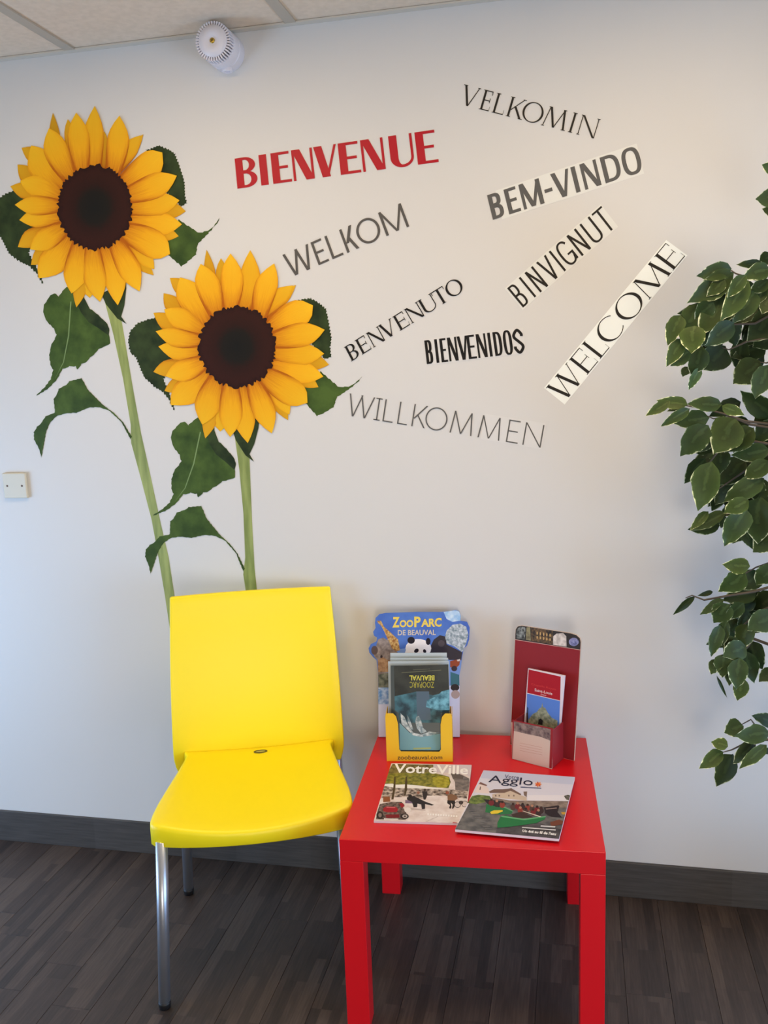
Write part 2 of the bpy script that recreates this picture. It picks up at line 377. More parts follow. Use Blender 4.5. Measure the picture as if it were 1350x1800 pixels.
# ---- lettering built from strokes; a glyph lives in a box a wide and 1 high
def rect(x0, y0, x1, y1): return [(x0, y0), (x1, y0), (x1, y1), (x0, y1)]
def para(x0, y0, x1, y1, w): return [(x0, y0), (x0+w, y0), (x1+w, y1), (x1, y1)]
def sgnp(c, e): return math.copysign(abs(c)**e, c)
def ring(cx, cy, rx, ry, wx, wy, a0, a1, n=2.0, seg=28, tw=None):
    e = 2/n; out = []; prev = None
    for k in range(seg+1):
        a = math.radians(a0+(a1-a0)*k/seg); c, s = sgnp(math.cos(a), e), sgnp(math.sin(a), e)
        wxx = wx if tw is None else (wx if math.cos(a) < 0 else tw)
        cur = ((cx+rx*c, cy+ry*s), (cx+(rx-wxx)*c, cy+(ry-wy)*s))
        if prev: out.append([prev[0], cur[0], cur[1], prev[1]])
        prev = cur
    return out
def glyph(c, a, T, t, s=0, n=2.0, Tb=None, splay=0, up=None):
    """T thick stems, t thin strokes, s serif reach, n squareness of the rounds"""
    Tb = Tb or T; st = min(t, .05); tv = t if t < T*.8 else T; P = []
    def foot(x0, x1, y):
        if s: P.append(rect(x0-s, y if y < .5 else y-st*.7, x1+s, y+st*.7 if y < .5 else y))
    def stem(x, w=None, y0=0, y1=1, ft=True):
        w = w or T; P.append(rect(x, y0, x+w, y1))
        if ft:
            if y0 == 0: foot(x, x+w, 0)
            if y1 == 1: foot(x, x+w, 1)
    if c == 'I': stem(a/2-T/2)
    elif c == '-': P.append(rect(0, .36, a, .36+t*1.15))
    elif c in 'EL':
        stem(s*.8); x0 = s*.8+T*.5
        P.append(rect(x0, 0, a, t))
        if s: P.append([(a-t*.3, 0), (a, 0), (a+s*.15, .24), (a-t*.2+s*.1, .24)])
        if c == 'E':
            P.append(rect(x0, 1-t, a*.96, 1)); P.append(rect(x0, .5-t*.4, a*.86, .5+t*.6))
            if s: P.append(rect(a*.96-t*.7, .8, a*.96, 1)); P.append(rect(a*.86-t*.6, .4, a*.86, .64))
    elif c == 'T':
        stem(a/2-T/2); P.append(rect(0, 1-t, a, 1))
        if s: P.append(rect(0, .78, t*.7, 1)); P.append(rect(a-t*.7, .78, a, 1))
    elif c == 'B':
        stem(s*.8); x0 = s*.8+T*.5; cx = max(x0, a*.45)
        for (y0, y1, r) in ((.49, 1, a*.95), (0, .55, a)):
            ry = (y1-y0)/2; P.append(rect(x0, y0, cx, y0+t)); P.append(rect(x0, y1-t, cx, y1))
            P.extend(ring(cx, y0+ry, r-cx, ry, Tb, t, -90, 90, n, 14))
    elif c == 'D':
        stem(s*.8); x0 = s*.8+T*.5; cx = max(x0, a*.4)
        P.append(rect(x0, 0, cx, t)); P.append(rect(x0, 1-t, cx, 1)); P.extend(ring(cx, .5, a-cx, .5, Tb, t, -90, 90, n, 18))
    elif c == 'O': P.extend(ring(a/2, .5, a/2, .515, Tb, t, 0, 360, n, 44))
    elif c == 'C':
        P.extend(ring(a/2, .5, a/2, .515, Tb, t, 42, 318, n, 36, tw=t))
    elif c == 'G':
        P.extend(ring(a/2, .5, a/2, .515, Tb, t, 38, 335, n, 36)); P.append(rect(a-T, .06, a, .46)); P.append(rect(a*.52, .46-t, a, .46))
    elif c == 'U':
        stem(s*.8, T, .3); stem(a-tv-s*.8, tv, .3); lo, hi = s*.8, a-s*.8
        P.extend(ring((lo+hi)/2, .3, (hi-lo)/2, .315, T, t, 180, 360, n, 24, tw=tv))
    elif c == 'N':
        xl, xr = s*.8, a-tv-s*.8; stem(xl, tv); stem(xr, tv, ft=False); foot(xr, xr+tv, 1)
        P.append(para(xl, 1, xr+tv-T*1.08, 0, T*1.08))
    elif c == 'V':
        P.append(para(s*.6, 1, a/2-T*.62, 0, T*1.06)); P.append(para(a-s*.6-tv, 1, a/2-tv*.35, 0, tv)); foot(s*.6, s*.6+T, 1); foot(a-s*.6-tv, a-s*.6, 1)
    elif c == 'W':
        h = a*.5
        for k, x0 in enumerate((s*.6, a*.46)):
            e = a-s*.6-tv if k else h
            P.append(para(x0, 1, x0+a*.215-T*.3, 0, T*1.05)); P.append(para(e if k else h-tv*.2, 1, x0+a*.215+T*.35-tv*.3, 0, tv)); foot(x0, x0+T, 1)
        foot(a-s*.6-tv, a-s*.6, 1)
    elif c == 'M':
        d = splay*a; xl, xr = s*.6, a-T-s*.6
        P.append(para(xl, 0, xl+d, 1, tv)); P.append(para(xr, 0, xr-d, 1, T)); w1 = T*1.05 if tv < T else T*.92; w2 = tv*1.1 if tv < T else T*.92; P.append(para(xl+d, 1, a/2-w1*.55, .02, w1)); P.append(para(xr-d+T-w2, 1, a/2-w2*.45, .02, w2))
        foot(xl, xl+tv, 0); foot(xr, xr+T, 0)
        if s: foot(xl+d, xl+d, 1); foot(xr-d+T, xr-d+T, 1)
    elif c == 'K':
        stem(s*.8); x0 = s*.8+T; P.append(para(x0-.02, .36, a-tv*1.2-s*.5, 1, tv*1.25)); P.append(para(x0+(a-x0)*.20, .56, a-T*1.2, 0, T*1.2)); foot(a-tv-s*.5, a-s*.5, 1); foot(a-T, a-.0, 0)
    elif c == 'S':
        w_ = T; key = [(a-w_*.5, .70), (a-w_*.5, .80), (a*.5, 1-t*.5+.01), (w_*.5, .80), (w_*.55, .66), (a*.5, .5), (a-w_*.55, .34), (a-w_*.5, .2), (a*.5, t*.5-.01), (w_*.5, .2), (w_*.5, .30)]
        pts = []
        for i in range(len(key)-1):
            p0, p1, p2, p3 = key[max(i-1, 0)], key[i], key[i+1], key[min(i+2, len(key)-1)]
            for k in range(6):
                u = k/6; pts.append(tuple(.5*((2*p1[j])+(-p0[j]+p2[j])*u+(2*p0[j]-5*p1[j]+4*p2[j]-p3[j])*u*u+(-p0[j]+3*p1[j]-3*p2[j]+p3[j])*u**3) for j in (0, 1)))
        pts.append(key[-1]); prev = None
        for i, p in enumerate(pts):
            q0, q1 = pts[max(i-1, 0)], pts[min(i+1, len(pts)-1)]; dx, dy = q1[0]-q0[0], q1[1]-q0[1]; l = math.hypot(dx, dy) or 1
            cur = ((p[0]-dy/l*w_/2, p[1]+dx/l*w_/2), (p[0]+dy/l*w_/2, p[1]-dx/l*w_/2))
            if prev: P.append([prev[0], cur[0], cur[1], prev[1]])
            prev = cur
    return P

def word(text, label, TL, TR, BR, BL, z, spans, ink, style, backing=None, rough=.5):
    tl, tr, br, bl = [WALL.at(z(p)) for p in (TL, TR, BR, BL)]
    H = ((tl-bl).length+(tr-br).length)/2; L = (br-bl).length/H
    t = thing('wall_lettering', label, 'wall sticker', tuple((bl+br)/2))
    n = WALL.n
    def P(u, v, d): return bl.lerp(br, u).lerp(tl.lerp(tr, u), v)+n*d
    if backing:
        m_, u0, v0, u1, v1 = backing
        v, f = prism([P(u0, v0, .0006), P(u1, v0, .0006), P(u1, v1, .0006), P(u0, v1, .0006)], n, .0005); fix_normals(mk('backing_strip', v, f, m_, t))
    for c, (u0, u1) in zip(text, spans):
        a = (u1-u0)*L; q = []
        for k, poly in enumerate(glyph(c, a, **style)):
            pts = [P(u0+x/L, y, .0012+.00002*(k % 7)) for x, y in poly]; q.append(prism(pts, n, .0006))
        v, f = join(q); fix_normals(mk('letter', v, f, ink, t))
    return t
z4, z5, z6, z7 = zm(400, 140, 2.935), zm(790, 130, 3.068), zm(580, 440, 3.214), zm(840, 340, 3.4615)
I_red = mat('vinyl_red', (178, 28, 40), .45, spec=.2); I_grey = mat('vinyl_grey', (88, 84, 80), .5, spec=.2); I_dark = mat('vinyl_dark', (38, 33, 28), .5, spec=.2); I_black = mat('vinyl_black', (26, 23, 22), .5, spec=.2); I_mid = mat('vinyl_mid_grey', (92, 90, 88), .5, spec=.2)
B_white = mat('strip_white', (246, 248, 242), .4); B_soft = mat('strip_soft_white', (226, 225, 219), .5); B_clear = mat('strip_clear_film', (218, 215, 211), .5)
word('BIENVENUE', 'red bold BIENVENUE lettering on the wall', (37, 408), (1070, 258), (1090, 425), (52, 563), z4,
     [(0, .108), (.122, .165), (.186, .282), (.292, .397), (.404, .518), (.527, .628), (.638, .747), (.775, .887), (.902, 1)], I_red, dict(T=.27, t=.085, Tb=.22))
word('WELKOM', 'grey WELKOM lettering tilted upward beside the right sunflower', (283, 905), (893, 637), (938, 757), (325, 1021), z4,
     [(0, .222), (.245, .335), (.364, .457), (.489, .59), (.605, .79), (.815, 1)], I_grey, dict(T=.108, t=.092))
word('VELKOMIN', 'thin dark serif VELKOMIN lettering sloping down at the top right', (83, 57), (815, 245), (783, 350), (53, 162), z5,
     [(0, .122), (.15, .22), (.245, .325), (.35, .46), (.455, .605), (.612, .78), (.80, .842), (.868, 1)], I_dark, dict(T=.11, t=.045, s=.06, splay=.14))
word('BEM-VINDO', 'bold grey BEM-VINDO lettering on a pale strip', (203, 655), (1012, 385), (1047, 525), (235, 787), z5,
     [(0, .085), (.113, .195), (.215, .353), (.37, .422), (.43, .55), (.563, .595), (.624, .73), (.757, .868), (.885, 1)], I_mid, dict(T=.17, t=.12, n=2.6, Tb=.155), (B_soft, .06, -.09, 1.0, 1.07))
word('BINVIGNUT', 'narrow dark BINVIGNUT lettering on a steep pale strip', (178, 578), (750, 76), (845, 198), (275, 695), z7,
     [(0, .075), (.115, .158), (.190, .278), (.315, .418), (.44, .48), (.50, .612), (.638, .735), (.775, .878), (.900, 1)], I_dark, dict(T=.085, t=.075, n=2.5), (B_soft, -.015, -.06, 1.005, 1.06))
word('WELCOME', 'elegant black WELCOME lettering on a bright white steep strip', (415, 1182), (1147, 296), (1262, 380), (527, 1272), z7,
     [(0, .18), (.198, .29), (.308, .387), (.395, .545), (.545, .70), (.715, .89), (.905, .998)], I_dark, dict(T=.125, t=.035, s=.05, splay=.1, Tb=.13), (B_white, -.008, -.06, 1.008, 1.06))
word('BENVENUTO', 'black serif BENVENUTO lettering tilted upward in the middle', (80, 548), (718, 148), (766, 224), (122, 628), z6,
     [(0, .08), (.098, .182), (.2, .31), (.308, .42), (.438, .525), (.54, .655), (.66, .772), (.772, .872), (.875, 1)], I_black, dict(T=.15, t=.055, s=.06))
word('BIENVENIDOS', 'condensed bold black BIENVENIDOS lettering in the middle', (533, 510), (1083, 443), (1103, 578), (548, 643), z6,
     [(0, .072), (.098, .135), (.155, .222), (.236, .33), (.336, .44), (.435, .518), (.532, .628), (.645, .682), (.703, .785), (.80, .888), (.9, 1)], I_black, dict(T=.118, t=.085, n=2.8), (B_clear, -.01, -.04, 1.01, 1.05))
word('WILLKOMMEN', 'thin grey WILLKOMMEN lettering, lowest of the words', (113, 808), (1212, 988), (1190, 1115), (95, 932), z6,
     [(0, .135), (.142, .175), (.19, .243), (.267, .318), (.342, .412), (.408, .52), (.54, .652), (.683, .793), (.826, .885), (.909, 1)], I_mid, dict(T=.056, t=.052, splay=.10), (B_clear, .70, -.06, 1.008, 1.08))
# the I of WILLKOMMEN carries small bars, and is drawn as such
wk = [o for o in bpy.data.objects if o.get('label', '').startswith('thin grey WILL')][0]
tl, tr, br, bl = [WALL.at(z6(p)) for p in ((113, 808), (1212, 988), (1190, 1115), (95, 932))]
q = []
for v0 in (0, .955):
    q.append(prism([bl.lerp(br, u).lerp(tl.lerp(tr, u), vv)+WALL.n*.0012 for u, vv in ((.142, v0), (.175, v0), (.175, v0+.045), (.142, v0+.045))], WALL.n, .0006))
v, f = join(q); fix_normals(mk('letter_bars', v, f, I_mid, wk))

# ---- sunflower stickers
def grad_material(name, stops, streak, axis='Y', rough=.5, sscale=(34, 3, 1), edge=0):
    m = bpy.data.materials.new(name); m.use_nodes = True; nt = m.node_tree; N = nt.nodes; L = nt.links; b = N['Principled BSDF']; b.inputs['Roughness'].default_value = rough; b.inputs['Specular IOR Level'].default_value = .15
    uv = N.new('ShaderNodeTexCoord'); sp = N.new('ShaderNodeSeparateXYZ'); L.new(uv.outputs['UV'], sp.inputs[0])
    oi = N.new('ShaderNodeObjectInfo')
    mp = N.new('ShaderNodeMapping'); mp.inputs['Scale'].default_value = sscale; L.new(uv.outputs['UV'], mp.inputs[0])
    ad = N.new('ShaderNodeVectorMath'); ad.operation = 'ADD'; cb = N.new('ShaderNodeCombineXYZ')
    mu = N.new('ShaderNodeMath'); mu.operation = 'MULTIPLY'; mu.inputs[1].default_value = 40; L.new(oi.outputs['Random'], mu.inputs[0]); L.new(mu.outputs[0], cb.inputs[2]); L.new(mp.outputs[0], ad.inputs[0]); L.new(cb.outputs[0], ad.inputs[1])
    nz = N.new('ShaderNodeTexNoise'); nz.inputs['Scale'].default_value = 1; nz.inputs['Detail'].default_value = 3; L.new(ad.outputs[0], nz.inputs['Vector'])
    s2 = N.new('ShaderNodeMath'); s2.operation = 'MULTIPLY_ADD'; s2.inputs[1].default_value = streak; L.new(nz.outputs['Fac'], s2.inputs[0])
    of = N.new('ShaderNodeMath'); of.operation = 'SUBTRACT'; of.inputs[1].default_value = streak*.5; L.new(sp.outputs[axis], of.inputs[0]); L.new(of.outputs[0], s2.inputs[2])
    cr = N.new('ShaderNodeValToRGB'); e = cr.color_ramp.elements
    e[0].position = stops[0][0]; e[0].color = lin(stops[0][1]); e[1].position = stops[-1][0]; e[1].color = lin(stops[-1][1])
    for p, c in stops[1:-1]: q_ = e.new(p); q_.color = lin(c)
    if edge:                                            # printed outline: petals deepen to orange at their rims
        e1_ = N.new('ShaderNodeMath'); e1_.operation = 'MULTIPLY_ADD'; e1_.inputs[1].default_value = 2; e1_.inputs[2].default_value = -1; L.new(sp.outputs['X'], e1_.inputs[0])
        e2_ = N.new('ShaderNodeMath'); e2_.operation = 'ABSOLUTE'; L.new(e1_.outputs[0], e2_.inputs[0])
        e3_ = N.new('ShaderNodeMath'); e3_.operation = 'POWER'; e3_.inputs[1].default_value = 4; L.new(e2_.outputs[0], e3_.inputs[0])
        e4_ = N.new('ShaderNodeMath'); e4_.operation = 'MULTIPLY_ADD'; e4_.inputs[1].default_value = -edge; L.new(e3_.outputs[0], e4_.inputs[0]); L.new(s2.outputs[0], e4_.inputs[2]); L.new(e4_.outputs[0], cr.inputs[0])
    else: L.new(s2.outputs[0], cr.inputs[0])
    mix = N.new('ShaderNodeMix'); mix.data_type = 'RGBA'; mix.blend_type = 'MULTIPLY'; mix.inputs['Factor'].default_value = 1
    L.new(cr.outputs[0], mix.inputs['A']); L.new(oi.outputs['Color'], mix.inputs['B']); L.new(mix.outputs['Result'], b.inputs['Base Color'])
    return m
M_petal = grad_material('petal_print', [(0, (178, 94, 16)), (.18, (214, 136, 24)), (.45, (236, 168, 28)), (1, (242, 186, 38))], .42, edge=.5)
M_disc = grad_material('disc_print', [(0, (22, 22, 20)), (.38, (28, 24, 20)), (.55, (44, 22, 17)), (.85, (52, 24, 18)), (1, (40, 18, 15))], .22, 'X', .6, (14, 60, 1))
M_leafp = mat('leaf_print', (48, 68, 30), .55, (78, 100, 44), 16, 5, spec=.15)
M_leafd = mat('leaf_print_dark', (34, 46, 26), .55, (56, 70, 38), 20, 5, spec=.15)
M_stem = mat('stem_print', (120, 134, 66), .5, (158, 168, 96), 9, 4, stretch=(6, 1, .7))
M_vein = mat('vein_print', (118, 142, 84), .5)
z1, z2, z3 = zm(0, 160, 3.375), zm(0, 480, 3), zm(220, 420, 3.068)
def wallc(p): w_ = WALL.at(p); return complex(w_.x, w_.z)
pairs = [(z1((565, 690)), z3((608, 580))), (z1((1300, 755)), z3((1278, 750))), (z2((195, 645)), z2((820, 1272))), (z2((220, 972)), z2((790, 1592))), (z1((565, 90)), z3((675, 60))), (z1((455, 1282)), z3((432, 1070))), (z1((130, 340)), z3((235, 212)))]
A_ = [wallc(p) for p, _ in pairs]; B_ = [wallc(q) for _, q in pairs]; am = sum(A_)/len(A_); bm_ = sum(B_)/len(B_)
K_ = sum((b-bm_)*(a-am).conjugate() for a, b in zip(A_, B_))/sum(abs(a-am)**2 for a in A_)
def ident(c): return c
def second(c): return bm_+K_*(c-am)
# petals: base, tip, half width, layer, brightness, bluntness   (crop coordinates)
PET = [((640, 480), (852, 258), 34, 0, .86, 0), ((345, 480), (316, 130), 30, 0, .72, 0), ((430, 470), (404, 168), 34, 0, .80, .4), ((230, 560), (106, 437), 44, 0, .76, 0), ((300, 420), (130, 338), 44, 0, .82, 0),
       ((260, 640), (63, 566), 46, 0, .82, 0), ((900, 700), (1104, 714), 46, 0, .80, 0), ((880, 820), (1062, 862), 40, 0, .84, 0), ((340, 930), (186, 1032), 44, 0, .80, 0), ((480, 980), (455, 1284), 40, 0, .84, 0),
       ((760, 900), (914, 1094), 36, 0, .80, 0), ((800, 880), (918, 1058), 46, 1, .95, 0), ((290, 830), (108, 926), 48, 0, .84, 0), ((520, 960), (535, 1228), 50, 0, .92, .5), ((620, 470), (622, 240), 30, 0, .72, .3),
       ((700, 450), (836, 264), 46, 1, .93, 0), ((690, 490), (712, 148), 58, 3, 1, .1), ((560, 490), (565, 90), 54, 2, .98, 0), ((475, 480), (456, 130), 58, 3, 1, .15), ((405, 510), (295, 222), 64, 3, 1, .25), ((340, 580), (188, 324), 78, 2, 1, .1),
       ((350, 630), (122, 534), 62, 2, 1, .1), ((350, 680), (92, 676), 52, 3, 1, 0), ((360, 760), (118, 766), 54, 2, 1, 0), ((380, 820), (182, 940), 60, 3, 1, 0), ((390, 870), (232, 1112), 74, 2, 1, .1), ((460, 920), (428, 1202), 66, 3, 1.0, .1),
       ((545, 920), (597, 1252), 60, 3, 1, .1), ((620, 930), (702, 1272), 58, 2, .98, 0), ((690, 900), (832, 1190), 60, 3, 1, 0), ((740, 850), (1012, 968), 74, 3, 1, .8), ((770, 780), (1082, 792), 66, 2, 1, .1), ((760, 700), (1068, 650), 62, 2, .97, .2),
       ((760, 620), (1053, 504), 66, 3, 1, .1), ((745, 540), (966, 366), 72, 2, 1, .8)]
LEAF_A = [(860, 350), (945, 320), (1000, 343), (1042, 370), (1060, 420), (1080, 480), (1098, 540), (1100, 610), (1113, 665), (1075, 690), (980, 600), (930, 450)]
LEAF_B = [(1060, 760), (1120, 800), (1180, 840), (1240, 825), (1275, 790), (1302, 753), (1290, 785), (1258, 825), (1175, 910), (1165, 970), (1110, 1020), (1075, 1043), (1000, 975), (935, 968), (960, 850)]
LEAF_C = [(90, 590), (30, 618), (-20, 650), (-52, 700), (-58, 760), (-35, 830), (0, 850), (25, 900), (60, 965), (130, 1015), (180, 1038), (225, 1085), (257, 1142), (215, 1050), (165, 960), (260, 800), (200, 640)]
LEAF_D = [(345, 80), (310, 125), (287, 108), (262, 125), (232, 175), (232, 215), (250, 255), (285, 290), (300, 325), (290, 350), (270, 385), (262, 440), (270, 490), (283, 510), (270, 560), (240, 600), (193, 647), (255, 607), (300, 560), (330, 505), (350, 500), (365, 490), (400, 490), (410, 508), (430, 478), (455, 470), (475, 445), (500, 425), (520, 400), (545, 390), (582, 370), (575, 325), (574, 290), (560, 262), (510, 215), (475, 190), (445, 150), (440, 110), (400, 60)]
FOLD_D = [(425, 60), (440, 120), (475, 190), (510, 215), (560, 260), (577, 292), (575, 330), (520, 290), (470, 260), (430, 210), (405, 160)]
LEAF_E = [(690, 880), (640, 785), (575, 725), (520, 708), (470, 710), (405, 738), (350, 740), (300, 755), (265, 790), (245, 840), (230, 920), (220, 974), (205, 925), (180, 880), (178, 840), (195, 810), (215, 795), (240, 755), (290, 735), (283, 665), (300, 640), (310, 610), (355, 585), (365, 570), (430, 553), (445, 575), (465, 615), (510, 660), (545, 695), (600, 735), (650, 785), (697, 862)]
BRACT = [(535, 110), (590, 80), (640, 30), (665, 20), (667, 80), (657, 170), (640, 230), (668, 268), (620, 240), (600, 215), (560, 165)]
STEM = [(553, 150), (600, 330), (650, 560), (690, 800), (692, 895), (740, 1070), (800, 1300), (840, 1520), (870, 1700), (900, 1900), (945, 1900), (920, 1700), (890, 1500), (850, 1330), (790, 1050), (745, 850), (700, 600), (655, 330), (640, 240), (620, 150)]
def serrate(pts, amp, step):
    out = []; k = len(pts)
    for i in range(k):
        a, b = Vector(pts[i]), Vector(pts[(i+1) % k]); d = b-a; m_ = max(1, int(d.length/step)); nrm = Vector((d.y, -d.x)).normalized()
        for j in range(m_):
            out.append(tuple(a+d*(j/m_)))
            if m_ > 1 or d.length > step*.6: out.append(tuple(a+d*((j+.75)/m_)+nrm*amp*rnd.uniform(.4, 1)*(-1)))
    return out
def sunflower(label, tf):
    def P(p, d): c = tf(wallc(p)); return Vector((c.real, 0, c.imag))+WALL.n*d
    t = thing('sunflower_sticker', label, 'wall sticker', tuple(P(z2((560, 1000)), 0)))
    def plate(name, pts, z_, m_, d): v, f = prism([P(z_(p), d) for p in pts], WALL.n, .0003); return fix_normals(mk(name, v, f, m_, t))
    plate('stem', STEM, z2, M_stem, .0007)
    plate('leaf', serrate(LEAF_A, 10, 16), z1, M_leafd, .0005); plate('leaf', serrate(LEAF_B, 6, 26), z1, M_leafp, .0006); plate('leaf', serrate(LEAF_C, 10, 18), z1, M_leafd, .0005)
    ld = plate('leaf', serrate(LEAF_D, 4, 24), z2, M_leafp, .0010); v, f = prism([P(z2(p), .0012) for p in FOLD_D], WALL.n, .0002); fix_normals(mk('leaf_fold', v, f, M_leafd, ld))
    v, f = prism([P(z2(p), .0013) for p in ((372, 150), (378, 150), (366, 330), (338, 470), (292, 555), (334, 470), (360, 330))], WALL.n, .0002); fix_normals(mk('vein', v, f, M_vein, ld))
    plate('leaf', serrate(LEAF_E, 3, 20), z2, M_leafp, .0012); plate('bract', BRACT, z2, M_leafd, .0013)
    for i, (b, tip, hw, lay, br_, blunt) in enumerate(PET):
        b, tip = Vector(b), Vector(tip); b = Vector((566, 691))+(b-Vector((566, 691)))*(.80 if lay else .9); hw *= 1.16; d = tip-b; nr = Vector((-d.y, d.x)).normalized(); bend = rnd.uniform(-.06, .06)*d.length
        V, F, U = [], [], []; K = 9
        z0 = .0016+lay*.0005+(i % 5)*.00006
        for k in range(K+1):
            s = k/K; s_ = s
            wd = hw*(.52+.62*math.sin(min(1, s/.62)*math.pi/2)*.75) if s < .62 else hw*.985*((1-((s-.62)/.38)**(1.55+1.6*blunt)))
            cpt = b+d*s_+nr*bend*math.sin(math.pi*s)
            for e in (-1, 0, 1): V.append(P(z1(cpt+nr*wd*e), z0+(.0002 if e == 0 else 0))); U.append((.5+e*.5, s))
        for k in range(K):
            for e in (0, 1): a = k*3+e; F.append((a, a+1, a+4, a+3))
        o = mk('petal', V, F, M_petal, t, uvs=U)
        if o.data.polygons[0].normal.y > 0: o.data.flip_normals()
        g = br_*rnd.uniform(.96, 1.03); o.color = (g, g*(.96 if br_ < .9 else 1), g*.9, 1)
    V = [P(z1((565, 690)), .0042)]; U = [(0, 0)]; F = []; n_ = 144
    for r_ in (.5, 1):
        for k in range(n_):
            a = 2*math.pi*k/n_; q_ = r_*(1+(rnd.uniform(-.035, .07) if r_ == 1 else 0)); V.append(P(z1((567+218*q_*math.cos(a), 692+246*q_*math.sin(a))), .0042)); U.append((r_, k/n_))
    for k in range(n_): F.append((0, 1+k, 1+(k+1) % n_)); F.append((1+k, 1+n_+k, 1+n_+(k+1) % n_, 1+(k+1) % n_))
    o = mk('seed_disc', V, F, M_disc, t, uvs=U)
    if o.data.polygons[0].normal.y > 0: o.data.flip_normals()
    return t
sunflower('upper left sunflower wall sticker with long leaning stem', ident)
sunflower('lower sunflower wall sticker standing directly above the yellow chair', second)

# ------------------------------------------------------------------ printed sheets
def text_polys(s, bold=0):
    cu = bpy.data.curves.new('t', 'FONT'); cu.body = s; cu.offset = bold; cu.resolution_u = 3
    o = bpy.data.objects.new('t', cu); COL.objects.link(o); dg = bpy.context.evaluated_depsgraph_get(); ev = o.evaluated_get(dg); me = ev.to_mesh()
    V = [(v_.co.x, v_.co.y) for v_ in me.vertices]; F = [tuple(p.vertices) for p in me.polygons]; ev.to_mesh_clear(); bpy.data.objects.remove(o); bpy.data.curves.remove(cu)
    x0, x1 = min(v_[0] for v_ in V), max(v_[0] for v_ in V); y0, y1 = min(v_[1] for v_ in V), max(v_[1] for v_ in V)
    return [((a-x0)/(x1-x0), (b-y0)/(y1-y0)) for a, b in V], F
def clip_poly(pts, quad):                               # keep ink inside the page outline
    area_ = sum(a[0]*b[1]-b[0]*a[1] for a, b in zip(quad, quad[1:]+quad[:1])); sg = 1 if area_ > 0 else -1
    for a, b in zip(quad, quad[1:]+quad[:1]):
        side = lambda p: sg*((b[0]-a[0])*(p[1]-a[1])-(b[1]-a[1])*(p[0]-a[0])); out = []
        for p, q in zip(pts, pts[1:]+pts[:1]):
            sp_, sq = side(p), side(q)
            if sp_ >= 0: out.append(p)
            if sp_*sq < 0: u = sp_/(sp_-sq); out.append((p[0]+(q[0]-p[0])*u, p[1]+(q[1]-p[1])*u))
        pts = out
        if len(pts) < 3: break
    return pts
class Print:                                            # ink shapes collected on a sheet, one mesh with one slot per ink
    def __init__(s, sheet, z_, d0=.0002, step=.000012): s.s, s.z, s.d0, s.st, s.V, s.F, s.M, s.I, s.k, s.clip = sheet, z_, d0, step, [], [], [], [], 0, None
    def slot(s, m):
        if m not in s.M: s.M.append(m)
        return s.M.index(m)
    def poly(s, m, pts):
        m = flat(m) if isinstance(m, tuple) else m; n = len(s.V); s.k += 1; pts = [s.z(p) for p in pts]
        if s.clip: pts = clip_poly(pts, s.clip)
        if len(pts) < 3: return s
        s.V += [s.s.at(p, s.d0+s.k*s.st) for p in pts]; s.F.append(tuple(range(n, n+len(pts)))); s.I.append(s.slot(m)); return s
    def ell(s, m, c, rx, ry, rot=0, n=18):
        r = math.radians(rot); return s.poly(m, [(c[0]+rx*math.cos(a)*math.cos(r)-ry*math.sin(a)*math.sin(r), c[1]+rx*math.cos(a)*math.sin(r)+ry*math.sin(a)*math.cos(r)) for a in (2*math.pi*k/n for k in range(n))])
    def text(s, m, t, TL, TR, BR, BL, bold=0):
        m = flat(m) if isinstance(m, tuple) else m; V, F = text_polys(t, bold); n = len(s.V); s.k += 1; TL, TR, BR, BL = map(Vector, (TL, TR, BR, BL))
        s.V += [s.s.at(s.z(BL.lerp(BR, a).lerp(TL.lerp(TR, a), b)), s.d0+s.k*s.st) for a, b in V]
        for q_ in F: s.F.append(tuple(i+n for i in q_)); s.I.append(s.slot(m))
        return s
    def done(s, name, parent, label=None):
        o = mk(name, s.V, s.F, s.M, parent, midx=s.I, label=label)
        for p in o.data.polygons:
            if p.normal.dot(s.s.n) < 0: p.flip()
        o.data.update(); return o
def noisy(name, a, b, sc): return mat(name, a, .45, b, sc, 6, spec=.25)
def rr(x0, y0, x1, y1, r, n=5):
    out = []
    for cx, cy, a0 in ((x1-r, y0+r, -90), (x1-r, y1-r, 0), (x0+r, y1-r, 90), (x0+r, y0+r, 180)):
        for k in range(n+1): a = math.radians(a0+90*k/n); out.append((cx+r*math.cos(a), cy+r*math.sin(a)))
    return out

# ---- magazines on the table
z8 = zm(640, 1310, 3.4615)
M_paper = mat('page_edges', (216, 206, 208), .6); M_cover = mat('cover_paper', (226, 222, 226), .25)
def magazine(label, tl, tr, bl, h0, thick, curl):
    t = thing('magazine', label, 'magazine', tuple((tl+tr+bl)/3))
    br = tr+bl-tl; n = Vector((0, 0, 1)); K = 10
    V, F = [], []
    for j in range(K+1):                                # slight rise at the foot edge, as opened covers do
        s = j/K
        for p in (tl.lerp(bl, s), tr.lerp(br, s)): V += [Vector((p.x, p.y, h0)), Vector((p.x, p.y, h0+thick))]
    for j in range(K):
        a = j*4; F += [(a+1, a+3, a+7, a+5), (a, a+4, a+6, a+2), (a, a+1, a+5, a+4), (a+2, a+6, a+7, a+3)]
    F += [(0, 2, 3, 1), (K*4, K*4+1, K*4+3, K*4+2)]
    fix_normals(mk('pages', V, F, M_paper, t))
    return t, Sheet((0, 0, h0+thick), (0, 0, 1))
H1, H2 = TZ+.0005, TZ+.0105
zz1 = TZ+.005
c1 = [onz(*p, zz1) for p in ((688, 1342), (829, 1345), (657, 1443))]
mg1, s1 = magazine('magazine with a red motorbike and town square cover, left on the red table', c1[0], c1[1], c1[2], H1, .005, 0)
br1 = c1[1]+c1[2]-c1[0]
p1 = Print(s1, z8)
